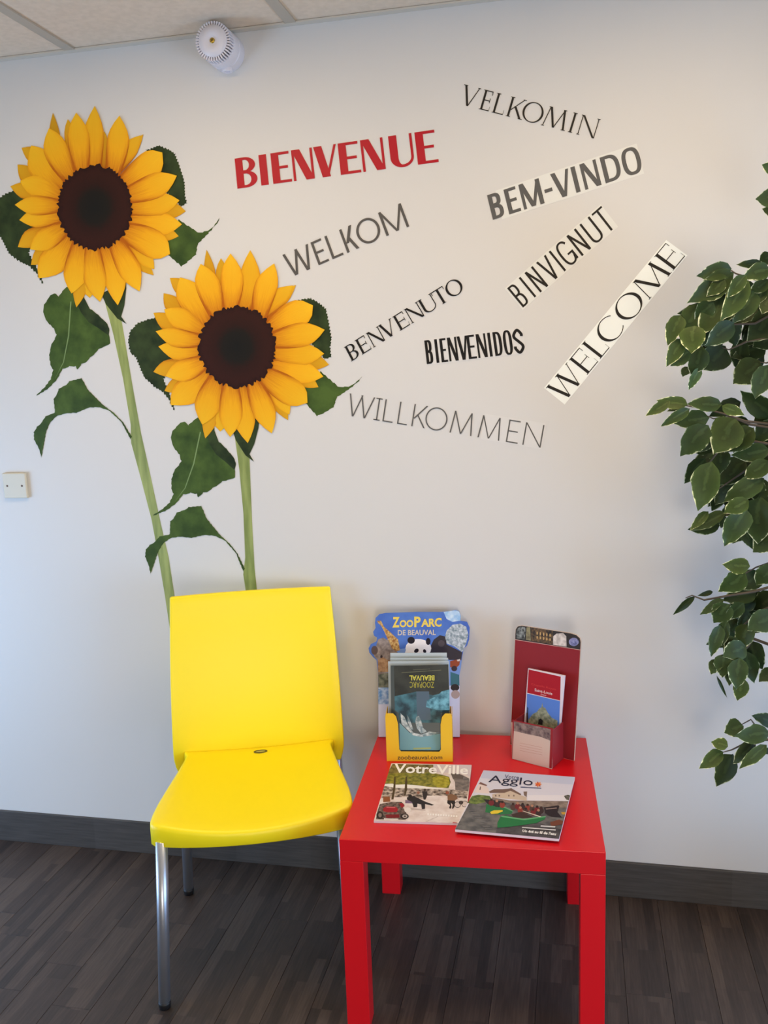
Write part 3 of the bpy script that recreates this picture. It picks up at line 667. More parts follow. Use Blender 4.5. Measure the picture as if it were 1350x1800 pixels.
def back(pt):                                           # place -> crop coordinates, for sheet corners
    d = pt-CAM; zc = d.dot(FW); px, py = 675+F_PX*d.dot(RT)/zc, 900-F_PX*d.dot(UP)/zc; return ((px-640)*3.4615, (py-1310)*3.4615)
cs = [back(Vector((c.x, c.y, H1+.005))) for c in (c1[0], c1[1], br1, c1[2])]
fol, stn, crd = noisy('print_foliage', (86, 92, 34), (158, 150, 62), 90), noisy('print_stone', (98, 92, 92), (136, 126, 122), 90), noisy('print_crowd', (70, 56, 52), (206, 190, 180), 110)
p1.poly(M_cover, cs).poly(noisy('print_pavement', (214, 198, 196), (232, 222, 222), 40), [cs[0], cs[1], cs[2], cs[3]])
p1.clip = [z8(c) for c in cs]; p1.z = zm(655, 1335, 7.5)
p1.poly((212, 202, 212), [(800, 58), (1295, 72), (1285, 230), (1200, 190), (1030, 180), (800, 165)])
p1.poly(noisy('print_trunks', (84, 74, 44), (140, 128, 78), 90), [(262, 60), (800, 70), (800, 190), (186, 200)]).poly(fol, [(190, 190), (400, 180), (760, 170), (900, 200), (1010, 230), (1030, 300), (1000, 380), (700, 360), (500, 340), (146, 325)])
p1.poly(noisy('print_lime', (140, 134, 40), (182, 172, 62), 110), [(790, 240), (900, 215), (1000, 240), (1020, 330), (960, 375), (850, 370), (790, 320)])
p1.poly(stn, [(1030, 185), (1130, 185), (1200, 215), (1270, 250), (1280, 300), (1262, 420), (1090, 410), (1085, 300)]).poly((96, 86, 84), [(1030, 185), (1130, 185), (1200, 215), (1190, 260), (1100, 250), (1060, 262)])
p1.poly(crd, [(142, 340), (1070, 400), (1258, 420), (1240, 520), (960, 480), (700, 480), (106, 510)])
p1.poly((238, 234, 234), [(142, 325), (260, 320), (300, 335), (430, 330), (620, 345), (800, 375), (1060, 405), (800, 390), (600, 384), (300, 376), (140, 348)])
for tr in ([(285, 230), (305, 230), (300, 380), (275, 530), (245, 530), (270, 400)], [(435, 230), (455, 230), (455, 400), (430, 480), (415, 480)]): p1.poly((74, 60, 40), tr)
p1.poly(crd, [(530, 425), (660, 425), (670, 520), (560, 530)]).poly((54, 46, 48), [(650, 420), (722, 420), (716, 490), (698, 532), (672, 532), (665, 490)]).ell((70, 52, 46), (690, 402), 18, 16)
p1.poly((124, 104, 134), [(430, 536), (530, 540), (525, 582), (430, 580)]).poly((46, 40, 44), [(452, 500), (540, 482), (600, 512), (700, 560), (812, 600), (780, 610), (692, 590), (692, 652), (650, 660), (640, 594), (592, 584), (585, 632), (540, 634), (520, 566), (452, 530)]).ell((40, 34, 36), (495, 486), 26, 22).ell((150, 100, 84), (602, 440), 20, 20)
p1.poly((128, 94, 72), [(985, 470), (1040, 455), (1110, 480), (1122, 520), (1080, 545), (990, 540)]).poly((42, 38, 42), [(985, 540), (1085, 545), (1092, 600), (1062, 652), (1044, 650), (1056, 600), (1030, 572), (1040, 630), (1032, 652), (1008, 645), (1020, 604), (983, 580)]).ell((150, 84, 64), (985, 440), 24, 22)
for cx_, cy_ in ((1120, 598), (1215, 590)): p1.ell((60, 54, 58), (cx_, cy_), 44, 42).ell((212, 200, 200), (cx_, cy_), 37, 35)
p1.ell((66, 58, 60), (1165, 570), 30, 26).poly((224, 216, 216), [(1140, 520), (1230, 515), (1232, 545), (1145, 548)])
p1.poly(noisy('print_engine', (48, 38, 40), (132, 112, 106), 150), [(96, 590), (250, 562), (380, 562), (420, 600), (402, 640), (440, 700), (470, 760), (430, 798), (44, 790), (62, 690)])
p1.poly((140, 84, 52), [(138, 492), (228, 492), (234, 560), (140, 566)]).poly((158, 30, 44), [(140, 645), (180, 622), (310, 626), (335, 660), (320, 695), (200, 702), (140, 685)]).poly((196, 96, 104), [(180, 628), (300, 632), (296, 642), (184, 640)]).poly((150, 32, 44), [(350, 582), (400, 580), (424, 618), (380, 642)])
p1.ell((44, 36, 38), (95, 738), 46, 54).ell((132, 116, 112), (98, 738), 22, 28).ell((44, 36, 38), (420, 752), 56, 38).ell((186, 174, 170), (425, 752), 34, 22).ell((56, 44, 46), (425, 752), 16, 10)
p1.poly((122, 24, 36), [(170, 732), (350, 727), (356, 770), (180, 776)]).poly((232, 226, 228), [(150, 780), (340, 786), (338, 796), (150, 793)]).ell((226, 218, 218), (462, 670), 44, 34)
p1.poly((196, 180, 178), [(500, 640), (690, 662), (700, 676), (520, 668)]).poly((188, 176, 176), [(640, 850), (860, 752), (866, 754), (648, 852)])
for k in range(12): p1.poly((246, 242, 244), [(722+34*k, 712+2.6*k), (744+34*k, 714+2.6*k), (742+34*k, 738+2.6*k), (720+34*k, 736+2.6*k)])
p1.z = z8
p1.text((250, 248, 248), 'VotreVille', (186, 114), (634, 126), (632, 180), (180, 170), .02)
p1.poly((190, 30, 40), [(540, 470), (566, 472), (562, 486), (536, 484)])
p1.done('cover_print', mg1)
c2 = [onz(*p, TZ+.0115) for p in ((850, 1354), (1010.5, 1366), (800, 1458))]
mg2, s2 = magazine('magazine with green canoes on a river cover, right on the red table', c2[0], c2[1], c2[2], TZ+.006, .0055, 0)
br2 = c2[1]+c2[2]-c2[0]; h2 = TZ+.0115
cs = [back(Vector((c.x, c.y, h2))) for c in (c2[0], c2[1], br2, c2[2])]
p2 = Print(s2, z8); p2.clip = [z8(c) for c in cs]
p2.poly((214, 212, 228), cs).poly(noisy('print_water', (78, 78, 82), (116, 114, 114), 45), [(652, 330), (1256, 372), cs[2], cs[3]])
p2.poly((196, 200, 224), [cs[0], cs[1], (1272, 240), (708, 200)])
p2.z = zm(800, 1350, 6.279)
p2.poly((226, 222, 232), [(800, 300), (1276, 300), (1268, 366), (800, 356)])
p2.poly(noisy('print_deep_water', (60, 58, 62), (86, 84, 88), 60), [(470, 630), (900, 600), (1215, 690), (1190, 815), (440, 752)])
p2.poly((226, 208, 206), [(206, 270), (262, 178), (330, 188), (370, 230), (375, 284)]).poly((120, 84, 80), [(260, 176), (280, 156), (356, 190), (345, 200)]).poly((110, 90, 84), [(276, 205), (286, 207), (280, 244), (268, 242)])
p2.poly((202, 184, 168), [(410, 290), (540, 270), (610, 240), (720, 300), (790, 322), (790, 362), (410, 326)]).poly((116, 92, 84), [(370, 262), (430, 235), (520, 235), (590, 230), (620, 224), (732, 290), (720, 302), (610, 252), (545, 276), (385, 277)]).poly((120, 100, 92), [(755, 262), (795, 260), (790, 322), (760, 302)])
for wx in (440, 480, 585, 640): p2.poly((130, 112, 106), [(wx, 296), (wx+16, 297), (wx+16, 316), (wx, 315)])
p2.poly(noisy('print_bridge', (112, 98, 92), (150, 134, 124), 70), [(410, 325), (600, 360), (1268, 368), (1256, 450), (1000, 432), (400, 362)])
p2.poly(noisy('print_bush', (74, 96, 46), (124, 140, 70), 100), [(186, 312), (260, 296), (380, 310), (402, 340), (320, 382), (230, 402), (136, 388)])
p2.poly(noisy('print_tree', (52, 56, 44), (120, 116, 108), 120), [(1200, 310), (1245, 296), (1278, 310), (1268, 360), (1226, 350)])
p2.poly((42, 116, 72), [(345, 402), (420, 400), (560, 440), (640, 480), (620, 510), (480, 516), (332, 490)]).poly((104, 168, 124), [(345, 402), (420, 398), (560, 436), (640, 476), (638, 484), (556, 446), (420, 408)]).poly((44, 40, 44), [(312, 346), (530, 366), (562, 402), (480, 436), (362, 402)])
for k, (hx, hy) in enumerate(((400, 352), (460, 366), (520, 376), (640, 400), (690, 392), (745, 402), (800, 410), (850, 420), (905, 430), (950, 440), (720, 440), (780, 452), (860, 462), (920, 470))):
    p2.ell(((116, 40, 46), (58, 44, 46), (142, 62, 54), (84, 64, 60))[k % 4], (hx, hy+34), 30, 34).ell(((60, 40, 36), (176, 130, 108), (44, 34, 34))[k % 3], (hx, hy), 15, 14)
p2.poly((64, 50, 46), [(618, 516), (730, 486), (862, 546), (740, 558), (640, 542)])
p2.poly((38, 116, 68), [(466, 610), (500, 542), (560, 522), (640, 552), (760, 572), (880, 562), (1002, 540), (985, 572), (900, 610), (760, 632), (600, 652), (468, 664)]).poly((102, 172, 122), [(510, 530), (640, 548), (760, 565), (1000, 534), (1000, 545), (760, 579), (640, 562), (512, 544)]).poly((220, 212, 200), [(740, 478), (750, 476), (952, 540), (936, 546)])
p2.poly((222, 198, 58), [(385, 490), (430, 470), (520, 468), (530, 480), (470, 506), (400, 512)])
p2.poly((44, 38, 42), [(980, 440), (1140, 415), (1152, 426), (1130, 490), (1180, 550), (1060, 540), (990, 500)]).poly((150, 130, 124), [(1000, 452), (1120, 440), (1122, 450), (1004, 462)]).poly((196, 150, 60), [(1170, 490), (1246, 490), (1238, 520), (1180, 516)]).poly((112, 66, 50), [(1050, 602), (1150, 572), (1216, 600), (1190, 625), (1060, 650)])
p2.poly((92, 140, 110), [(500, 738), (750, 752), (750, 760), (500, 746)])
for k in range(9): p2.poly((132, 130, 132), [(150+22*k, 470+25*k), (230+22*k, 474+25*k), (228+22*k, 477+25*k), (150+22*k, 474+25*k)])
p2.z = z8
p2.text((30, 34, 62), 'Agglo', (764, 184), (1030, 204), (1022, 262), (752, 240), .0).text((40, 52, 96), 'Votre', (858, 180), (944, 188), (942, 210), (854, 202), .0)
for k in range(7): a = k*.9; p2.ell((206, 74, 52) if k % 2 else (232, 130, 60), (1060+11*math.cos(a), 240+8*math.sin(a)), 9, 4, math.degrees(a))
p2.poly((40, 52, 96), [(952, 254), (1078, 262), (1077, 266), (951, 258)])
p2.text((244, 242, 244), "Un été au fil de l'eau", (966, 514), (1170, 534), (1166, 552), (962, 530), .03).poly((206, 206, 210), [(1076, 490), (1164, 496), (1162, 504), (1074, 498)]).poly((214, 214, 218), [(962, 500), (1166, 516), (1165, 522), (960, 506)])
p2.done('cover_print', mg2)

# ---- zoo leaflet stand
z9 = zm(630, 1050, 5.805)
ZB = TZ+.0005
fl, fr = onz(680, 1338, ZB), onz(796, 1339, ZB); ex = (fr-fl); exn = ex.normalized(); dep = Vector((-exn.y, exn.x, 0))
zoo = thing('leaflet_stand', 'blue and yellow cardboard leaflet stand printed with zoo animals', 'leaflet stand', tuple((fl+fr)/2+dep*.06))
M_yc = mat('yellow_card', (236, 184, 36), .4); M_card = mat('blue_card', (66, 100, 176), .35); M_cback = mat('card_back', (196, 186, 172), .7)
pL, pR = onz(665.5, 1297, ZB), onz(808, 1297, ZB)
mid = (pL+pR)/2; pn = Vector((0, 0, 0))
lean = Vector((0, .028, .33)); pdir = (pR-pL).normalized(); pn = pdir.cross(lean).normalized(); PS = Sheet(mid, pn)
OUT = [(206, 1424), (200, 760), (185, 640), (150, 610), (112, 565), (104, 520), (125, 480), (165, 460), (186, 448), (190, 410), (160, 392), (150, 352), (176, 312), (169, 260), (176, 210), (215, 172), (280, 160), (600, 150), (850, 150), (930, 142), (990, 130), (1028, 143), (1045, 190), (1041, 240), (1108, 250), (1136, 310), (1130, 430), (1110, 490), (1076, 522), (1060, 600), (1045, 720), (1030, 780), (1035, 1424)]
v, f = prism([PS.at(z9(p)) for p in OUT], PS.n, .003); fix_normals(mk('back_panel', v, f, M_card, zoo))
pp = Print(PS, z9)
pp.poly(noisy('print_sky', (58, 92, 178), (84, 122, 196), 14), OUT)
pp.poly((120, 150, 208), [(190, 560), (480, 520), (720, 520), (1060, 560), (1045, 720), (1030, 800), (1032, 900), (203, 900), (200, 760)])
pp.poly(noisy('print_ice', (150, 190, 228), (214, 230, 242), 60), [(870, 150), (990, 132), (1028, 145), (1043, 190), (1040, 238), (960, 250), (900, 220)])
pp.poly((210, 214, 234), [(203, 900), (1032, 900), (1035, 1422), (206, 1422)])
pp.poly(noisy('print_jungle', (72, 78, 66), (126, 128, 112), 90), [(201, 770), (320, 770), (320, 920), (203, 920)]).poly(noisy('print_splash', (96, 142, 196), (196, 214, 234), 80), [(203, 920), (320, 920), (320, 1090), (204, 1090)])
pp.poly(noisy('print_giraffe', (150, 96, 48), (214, 178, 112), 190), [(190, 240), (230, 238), (262, 300), (330, 360), (405, 430), (425, 540), (360, 560), (320, 480), (270, 360), (232, 290), (200, 262)])
pp.poly(noisy('print_koala', (112, 100, 98), (156, 142, 136), 90), [(200, 430), (250, 410), (310, 440), (340, 520), (400, 560), (400, 640), (320, 760), (202, 790), (196, 640), (160, 600), (150, 520), (180, 500)]).ell((92, 76, 76), (165, 540), 34, 46).ell((48, 38, 40), (235, 606), 12, 18)
pp.poly(noisy('print_monkey', (128, 92, 64), (176, 140, 104), 90), [(200, 640), (250, 610), (320, 650), (320, 760), (202, 760)])
pp.poly((56, 50, 56), [(726, 520), (770, 430), (830, 386), (890, 400), (900, 480), (1060, 560), (1050, 640), (930, 640), (860, 600), (720, 590)]).ell((82, 72, 76), (846, 470), 34, 34)
tig = noisy('print_tiger', (206, 212, 216), (122, 138, 146), 150)
pp.poly(tig, [(900, 340), (960, 280), (1040, 268), (1100, 300), (1122, 380), (1100, 470), (1060, 560), (980, 500), (900, 470), (884, 400)])
pp.ell((240, 232, 228), (612, 520), 132, 96).poly((240, 232, 228), [(470, 580), (490, 520), (720, 520), (730, 580)]).ell((32, 26, 34), (538, 438), 38, 36).ell((32, 26, 34), (712, 450), 24, 36).ell((36, 28, 36), (592, 545), 26, 20, -40).ell((36, 28, 36), (676, 550), 16, 22, -20)
pp.poly((150, 72, 44), [(936, 650), (1000, 636), (1040, 630), (1030, 690), (1000, 716), (936, 712)]).poly((214, 200, 196), [(1005, 636), (1038, 628), (1034, 650), (1010, 652)]).ell((64, 48, 52), (978, 726), 30, 28).poly((62, 110, 120), [(940, 760), (1028, 790), (1030, 900), (940, 900)]).ell((50, 42, 42), (985, 920), 44, 36).ell((176, 156, 148), (990, 990), 44, 44)
Yt = (238, 208, 92)
pp.text(Yt, 'Z', (350, 200), (420, 200), (420, 306), (346, 308), .04).text(Yt, 'OO', (422, 232), (560, 228), (560, 304), (420, 306), .04).text(Yt, 'P', (570, 196), (636, 196), (634, 302), (570, 304), .04).text(Yt, 'ARC', (640, 224), (850, 206), (848, 300), (640, 302), .04)
pp.text((214, 200, 176), 'DE BEAUVAL', (402, 334), (790, 330), (790, 384), (402, 388), .015)
pp.done('panel_print', zoo)
# pocket: yellow box with a U cut-out in its front
yH = .128
d_ = .062
def fb(u, h, k=0): return fl+ex*u+Vector((0, 0, h))+dep*k
uo = [(0, 0), (1, 0), (1, .118), (.985, .127), (.90, .127), (.855, .118), (.83, .098), (.825, .032), (.80, .026), (.22, .026), (.195, .032), (.19, .098), (.165, .118), (.12, .127), (.015, .127), (0, .118)]
ft = [fb(u, h) for u, h in uo]; v, f = prism(ft, -dep, .0015); pk = fix_normals(mk('pocket_front', v, f, M_yc, zoo))
for u in (0, 1):
    k0 = fb(u, 0, .002); v, f = frame_box(k0-exn*(.0015 if u else 0), exn*.0015, dep*d_, Vector((0, 0, .12))); fix_normals(mk('pocket_side', v, f, M_yc, zoo))
v, f = frame_box(fb(0, 0, .002)+exn*.0016, exn*(ex.length-.0032), dep*d_, Vector((0, 0, .002))); fix_normals(mk('pocket_floor', v, f, M_yc, zoo))
bk = fb(.02, 0, d_+.002); v, f = frame_box(bk, exn*(ex.length*.96), dep*.0015, Vector((0, 0, .12))+dep*.0); fix_normals(mk('pocket_back', v, f, M_yc, zoo))
v, f = frame_box(fb(.3, 0, d_+.004), exn*(ex.length*.4), dep*max(.01, (PS.at((737, 1290))-fb(.5, 0, d_+.004)).dot(dep)-.004), Vector((0, 0, .002))); fix_normals(mk('base_strip', v, f, M_yc, zoo))
FS = Sheet(fl-dep*.0002, dep)
pz = Print(FS, z9, .0002); pz.text((74, 60, 50), 'zoobeauval.com', (400, 1612), (856, 1612), (856, 1652), (398, 1654), .004); pz.done('pocket_print', zoo)
# leaflets in the pocket, each a thin folded card
def leaflet(label, u0, u1, k0, k1, h0, h1, m_, group=None, lean=0):
    t = thing('leaflet', label, 'leaflet', tuple(fb(.5, h0+.002, k0)), group)
    P_ = [fb(u0, h0+.003, k0), fb(u1, h0+.003, k0), fb(u1+lean, h1, k1), fb(u0+lean, h1, k1)]; nn = (P_[1]-P_[0]).cross(P_[3]-P_[0]).normalized()
    if nn.dot(CAM-P_[0]) < 0: nn = -nn
    v, f = prism(P_, nn, .0022); fix_normals(mk('card', v, f, m_, t)); return t, Sheet(P_[0], nn)
M_lb = mat('leaflet_edge', (176, 186, 190), .35)
leaflet('grey leaflet edge standing rearmost in the zoo stand pocket', .05, .93, .050, .104, 0, .249, M_lb)
leaflet('grey leaflet edge in the middle of the zoo stand pocket', .055, .95, .036, .088, 0, .241, M_lb)
leaflet('grey leaflet edge just behind the dark front leaflet', .03, .965, .022, .072, 0, .2375, M_lb)
lf, LS = leaflet('dark teal leaflet with upside down yellow lettering in front of the zoo stand pocket', .075, .955, .006, .055, 0, .2325, mat('leaflet_dark', (52, 62, 62), .3))
pq = Print(LS, z9)
teal = noisy('print_teal', (38, 58, 66), (74, 120, 130), 40)
pq.poly(teal, [(366, 920), (926, 920), (930, 1160), (840, 1180), (840, 1280), (415, 1280), (412, 1180), (372, 1150)]).poly(noisy('print_dark', (42, 44, 40), (58, 60, 54), 30), [(362, 702), (918, 684), (926, 960), (760, 1000), (600, 960), (370, 1010)])
pq.poly((84, 100, 112), [(590, 960), (720, 960), (740, 1250), (600, 1250)]).poly(noisy('print_reef', (52, 96, 110), (118, 176, 190), 70), [(930, 940), (926, 1150), (800, 1150), (690, 1120), (700, 1050), (800, 1010), (850, 960)])
pq.poly((118, 158, 164), [(420, 1280), (520, 1380), (640, 1420), (838, 1390), (838, 1560), (422, 1560)])
wh = noisy('print_foam', (206, 210, 206), (110, 130, 134), 120)
pq.poly(wh, [(428, 1180), (470, 1220), (500, 1290), (560, 1380), (640, 1400), (720, 1370), (830, 1380), (740, 1410), (640, 1425), (560, 1408), (500, 1350), (440, 1290)]).poly(wh, [(590, 1220), (620, 1210), (640, 1260), (660, 1330), (700, 1370), (640, 1390), (600, 1340), (580, 1270)]).poly(wh, [(500, 1200), (530, 1260), (560, 1350), (540, 1350), (505, 1280)])
yl = (206, 196, 78)
pq.text(yl, 'BEAUVAL', (776, 848), (520, 848), (520, 796), (776, 796), .02).text((170, 160, 60), 'ZOOPARC', (772, 922), (524, 922), (524, 862), (772, 862), .0)
pq.poly((112, 110, 84), [(440, 766), (846, 740), (846, 745), (440, 771)]).poly((100, 98, 78), [(560, 738), (730, 728), (730, 733), (560, 743)]).poly((168, 172, 110), [(560, 1536), (740, 1530), (740, 1548), (560, 1552)])
pq.done('leaflet_print', lf)

# ---- red leaflet stand with rounded top
zA = zm(870, 1070, 6)
rl, rr_ = onz(900, 1334, ZB), onz(970, 1352, ZB); gx_ = (rr_-rl).normalized(); gw = (rr_-rl).length; gd = Vector((-gx_.y, gx_.x, 0))
red = thing('leaflet_stand', 'dark red card leaflet stand with rounded photo strip on top', 'leaflet stand', tuple((rl+rr_)/2+gd*.04))
M_rc = mat('dark_red_card', (146, 34, 40), .4); M_ce = mat('card_edge', (206, 180, 160), .6)
RP0 = onz(1009, 1337, ZB); RS = Sheet(RP0, gx_.cross(Vector((gd.x*.02, gd.y*.02, .31))))
OUT2 = [(160, 1430), (214, 260), (218, 215), (240, 185), (280, 178), (340, 186), (800, 258), (860, 276), (898, 310), (908, 350), (835, 1606)]
v, f = prism([RS.at(zA(p)) for p in OUT2], RS.n, .004); fix_normals(mk('back_panel', v, f, M_ce, red))
pr = Print(RS, zA); ins = lambda pts, k=.992: [(534+(x-534)*k, 800+(y-800)*.996) for x, y in pts]
pr.poly((138, 36, 42), ins(OUT2))
pr.poly((54, 48, 46), ins([(212, 320), (214, 260), (218, 215), (240, 185), (280, 178), (340, 186), (800, 258), (860, 276), (898, 310), (908, 350), (900, 430)]))
pr.poly(noisy('print_arch', (60, 60, 58), (150, 154, 150), 120), [(222, 310), (232, 215), (270, 188), (318, 194), (326, 250), (310, 326)]).poly(noisy('print_ivory', (108, 96, 72), (156, 148, 110), 100), [(334, 196), (372, 194), (378, 336), (326, 326)])
pr.poly(noisy('print_lights', (44, 40, 38), (120, 92, 60), 120), [(378, 196), (612, 234), (606, 376), (384, 338)])
for k in range(5):
    cx = 446+k*34; cy = 280+k*5.5; pr.ell((196, 160, 104), (cx, cy-22), 7, 18).ell((196, 160, 104), (cx, cy+22), 7, 16)
pr.poly(noisy('print_dish', (176, 164, 156), (222, 212, 204), 90), [(612, 380), (616, 290), (650, 262), (720, 256), (752, 290), (756, 400)]).ell(noisy('print_rosette', (96, 98, 140), (150, 150, 190), 140), (832, 350), 52, 44)
pr.poly((206, 160, 150), [(214, 322), (902, 432), (901, 437), (213, 328)])
pr.done('panel_print', red)
BH = .097
def rb(u, k, h): return rl+gx_*(gw*u)+gd*k+Vector((0, 0, h))
bd = max(.03, (RP0-rl).dot(gd)-.003)
v, f = frame_box(rb(0, 0, 0), gx_*gw, gd*.002, Vector((0, 0, BH))); pf = fix_normals(mk('pocket_front', v, f, M_ce, red))
for u in (0, 1): v, f = frame_box(rb(u, .002, 0)-gx_*(.002 if u else 0), gx_*.002, gd*(bd-.002), Vector((0, 0, BH))); fix_normals(mk('pocket_side', v, f, M_rc, red))
v, f = frame_box(rb(0, .002, 0)+gx_*.0022, gx_*(gw-.0044), gd*(bd-.002), Vector((0, 0, .002))); fix_normals(mk('pocket_floor', v, f, M_rc, red))
GS = Sheet(rl-gd*.0001, gd); pg = Print(GS, zA, .0002)
pg.poly((146, 40, 44), [(184, 1168), (612, 1262), (600, 1684), (182, 1584)])
pg.poly((206, 182, 164), [(200, 1280), (585, 1370), (572, 1680), (184, 1582)]).poly(noisy('print_castle', (84, 68, 70), (150, 130, 120), 80), [(200, 1186), (588, 1270), (585, 1392), (480, 1350), (340, 1322), (200, 1288)])
for k in range(4): y_ = 1400+k*26; pg.poly((188, 150, 134), [(262, y_+14), (500, y_+62), (500, y_+66), (262, y_+18)])
pg.done('pocket_print', red)
lt = thing('leaflet', 'red and blue Saint-Louis leaflet standing in the dark red stand', 'leaflet', tuple(rb(.5, .04, .003)))
LK = bd-.008; LP = rb(0, LK, .003); LSn = Sheet(LP, gd)
oL = [(348, 628), (736, 706), (708, 1175), (690, 1560), (340, 1480), (330, 900)]
base_l = [LSn.at(zA(p)) for p in ((350, 630), (738, 708))]
bl_, br_ = Vector((base_l[0].x, base_l[0].y, ZB+.0026)), Vector((base_l[1].x, base_l[1].y, ZB+.0026))
sh = gx_*(-.019)
v, f = prism([bl_+sh, br_+sh, base_l[1], base_l[0]], LSn.n, .004); fix_normals(mk('card', v, f, mat('leaflet_white', (226, 214, 220), .4), lt))
pk2 = Print(LSn, zA)
pk2.poly((170, 28, 40), [(356, 640), (694, 716), (688, 968), (340, 886)]).poly((92, 130, 206), [(338, 894), (686, 974), (680, 1180), (660, 1400), (330, 1330), (332, 1100)])
chp = noisy('print_chapel', (112, 118, 96), (168, 166, 140), 120)
pk2.poly(chp, [(345, 1180), (400, 1110), (440, 1090), (470, 1050), (490, 1040), (500, 990), (508, 1040), (530, 1044), (560, 1100), (600, 1150), (660, 1180), (660, 1290), (345, 1240)]).poly((40, 36, 36), [(455, 1220), (460, 1170), (485, 1158), (505, 1180), (502, 1228)]).poly((44, 52, 40), [(336, 1180), (342, 1030), (352, 1050), (346, 1190)]).poly((60, 44, 44), [(332, 1100), (350, 1090), (350, 1230), (332, 1220)])
pk2.text((206, 60, 60), 'Chapelle Royale', (384, 784), (648, 842), (646, 866), (384, 808)).text((240, 226, 226), 'Saint-Louis', (420, 840), (606, 882), (604, 910), (418, 868)).text((226, 200, 200), 'Dreux', (486, 894), (544, 906), (542, 922), (484, 910))
pk2.done('leaflet_print', lt)

# ------------------------------------------------------------------ variegated ficus at the right edge
def leaf_material():
    m = bpy.data.materials.new('variegated_leaf'); m.use_nodes = True; nt = m.node_tree; N = nt.nodes; L = nt.links; b = N['Principled BSDF']; b.inputs['Roughness'].default_value = .5; b.inputs['Specular IOR Level'].default_value = .22
    uv = N.new('ShaderNodeTexCoord'); oi = N.new('ShaderNodeObjectInfo'); sp = N.new('ShaderNodeSeparateXYZ'); L.new(uv.outputs['UV'], sp.inputs[0])
    mu = N.new('ShaderNodeMath'); mu.operation = 'MULTIPLY'; mu.inputs[1].default_value = 50; L.new(oi.outputs['Random'], mu.inputs[0]); cb = N.new('ShaderNodeCombineXYZ'); L.new(mu.outputs[0], cb.inputs[2])
    ad = N.new('ShaderNodeVectorMath'); ad.operation = 'ADD'; L.new(uv.outputs['Object'], ad.inputs[0]); L.new(cb.outputs[0], ad.inputs[1])
    nz = N.new('ShaderNodeTexNoise'); nz.inputs['Scale'].default_value = 7; nz.inputs['Detail'].default_value = 4; L.new(ad.outputs[0], nz.inputs['Vector'])
    s = N.new('ShaderNodeMath'); s.operation = 'MULTIPLY_ADD'; s.inputs[1].default_value = .55; L.new(nz.outputs['Fac'], s.inputs[0]); L.new(sp.outputs['X'], s.inputs[2])   # U = distance towards the margin
    cr = N.new('ShaderNodeValToRGB'); e = cr.color_ramp.elements; e[0].position = .0; e[0].color = lin((60, 78, 46)); e[1].position = 1.0; e[1].color = lin((226, 228, 188))
    for p, c in ((.26, (60, 76, 38)), (.34, (46, 60, 28)), (.7, (52, 68, 31)), (.90, (62, 80, 38)), (.955, (190, 198, 156))): q_ = e.new(p); q_.color = lin(c)
    dv = N.new('ShaderNodeMath'); dv.operation = 'DIVIDE'; dv.inputs[1].default_value = 1.28; L.new(s.outputs[0], dv.inputs[0]); L.new(dv.outputs[0], cr.inputs[0])
    mix = N.new('ShaderNodeMix'); mix.data_type = 'RGBA'; mix.blend_type = 'MULTIPLY'; mix.inputs['Factor'].default_value = 1
    L.new(cr.outputs[0], mix.inputs['A']); L.new(oi.outputs['Color'], mix.inputs['B']); L.new(mix.outputs['Result'], b.inputs['Base Color'])
    return m
M_fic = leaf_material(); M_bark = mat('bark', (98, 84, 66), .8, (70, 58, 46), 60, bump=.3, bscale=120); M_twig = mat('twig', (84, 72, 58), .7)
def leaf_mesh(seed):                                    # unit leaf along +Y, half width .5 along X, folded on its midrib
    r = random.Random(seed); K = 9; V, U, F = [], [], []; droop = r.uniform(.05, .22); fold = r.uniform(.04, .14)
    for k in range(K+1):
        s = k/K; wd = .5*(math.sin(math.pi*min(1, s*1.0)**.72)**.8 if 0 < s < 1 else 0)
        if s > .8: wd *= 1-.35*((s-.8)/.2)
        for e in (-1, -.5, 0, .5, 1):
            jag = (1+r.uniform(-.09, .03)) if abs(e) == 1 else 1
            V.append((e*wd*jag+.03*math.sin(s*5+seed), s+(r.uniform(-.02, .02) if abs(e) == 1 else 0), fold*abs(e)*wd*2*.5-droop*s*s+.02*math.sin(7*s+e+seed))); U.append((max(abs(e)*(.78+.27*s), .55+.6*(s-.62) if s > .62 else 0), s))
    for k in range(K):
        for e in range(4): a = k*5+e; F.append((a, a+1, a+6, a+5))
    me = bpy.data.meshes.new('leaf'); me.from_pydata(V, [], F); me.materials.append(M_fic); ul = me.uv_layers.new(name='UVMap')
    for l in me.loops: ul.data[l.index].uv = U[l.vertex_index]
    for p in me.polygons: p.use_smooth = True
    me.update(); return me
LM = [leaf_mesh(k) for k in range(8)]
PX, PY = 1.10, -.42
fic = thing('potted_ficus', 'variegated green and cream ficus plant at the right edge', 'plant', (PX, PY, 0))
FB = Vector((PX, PY, 0))
lcount = 0
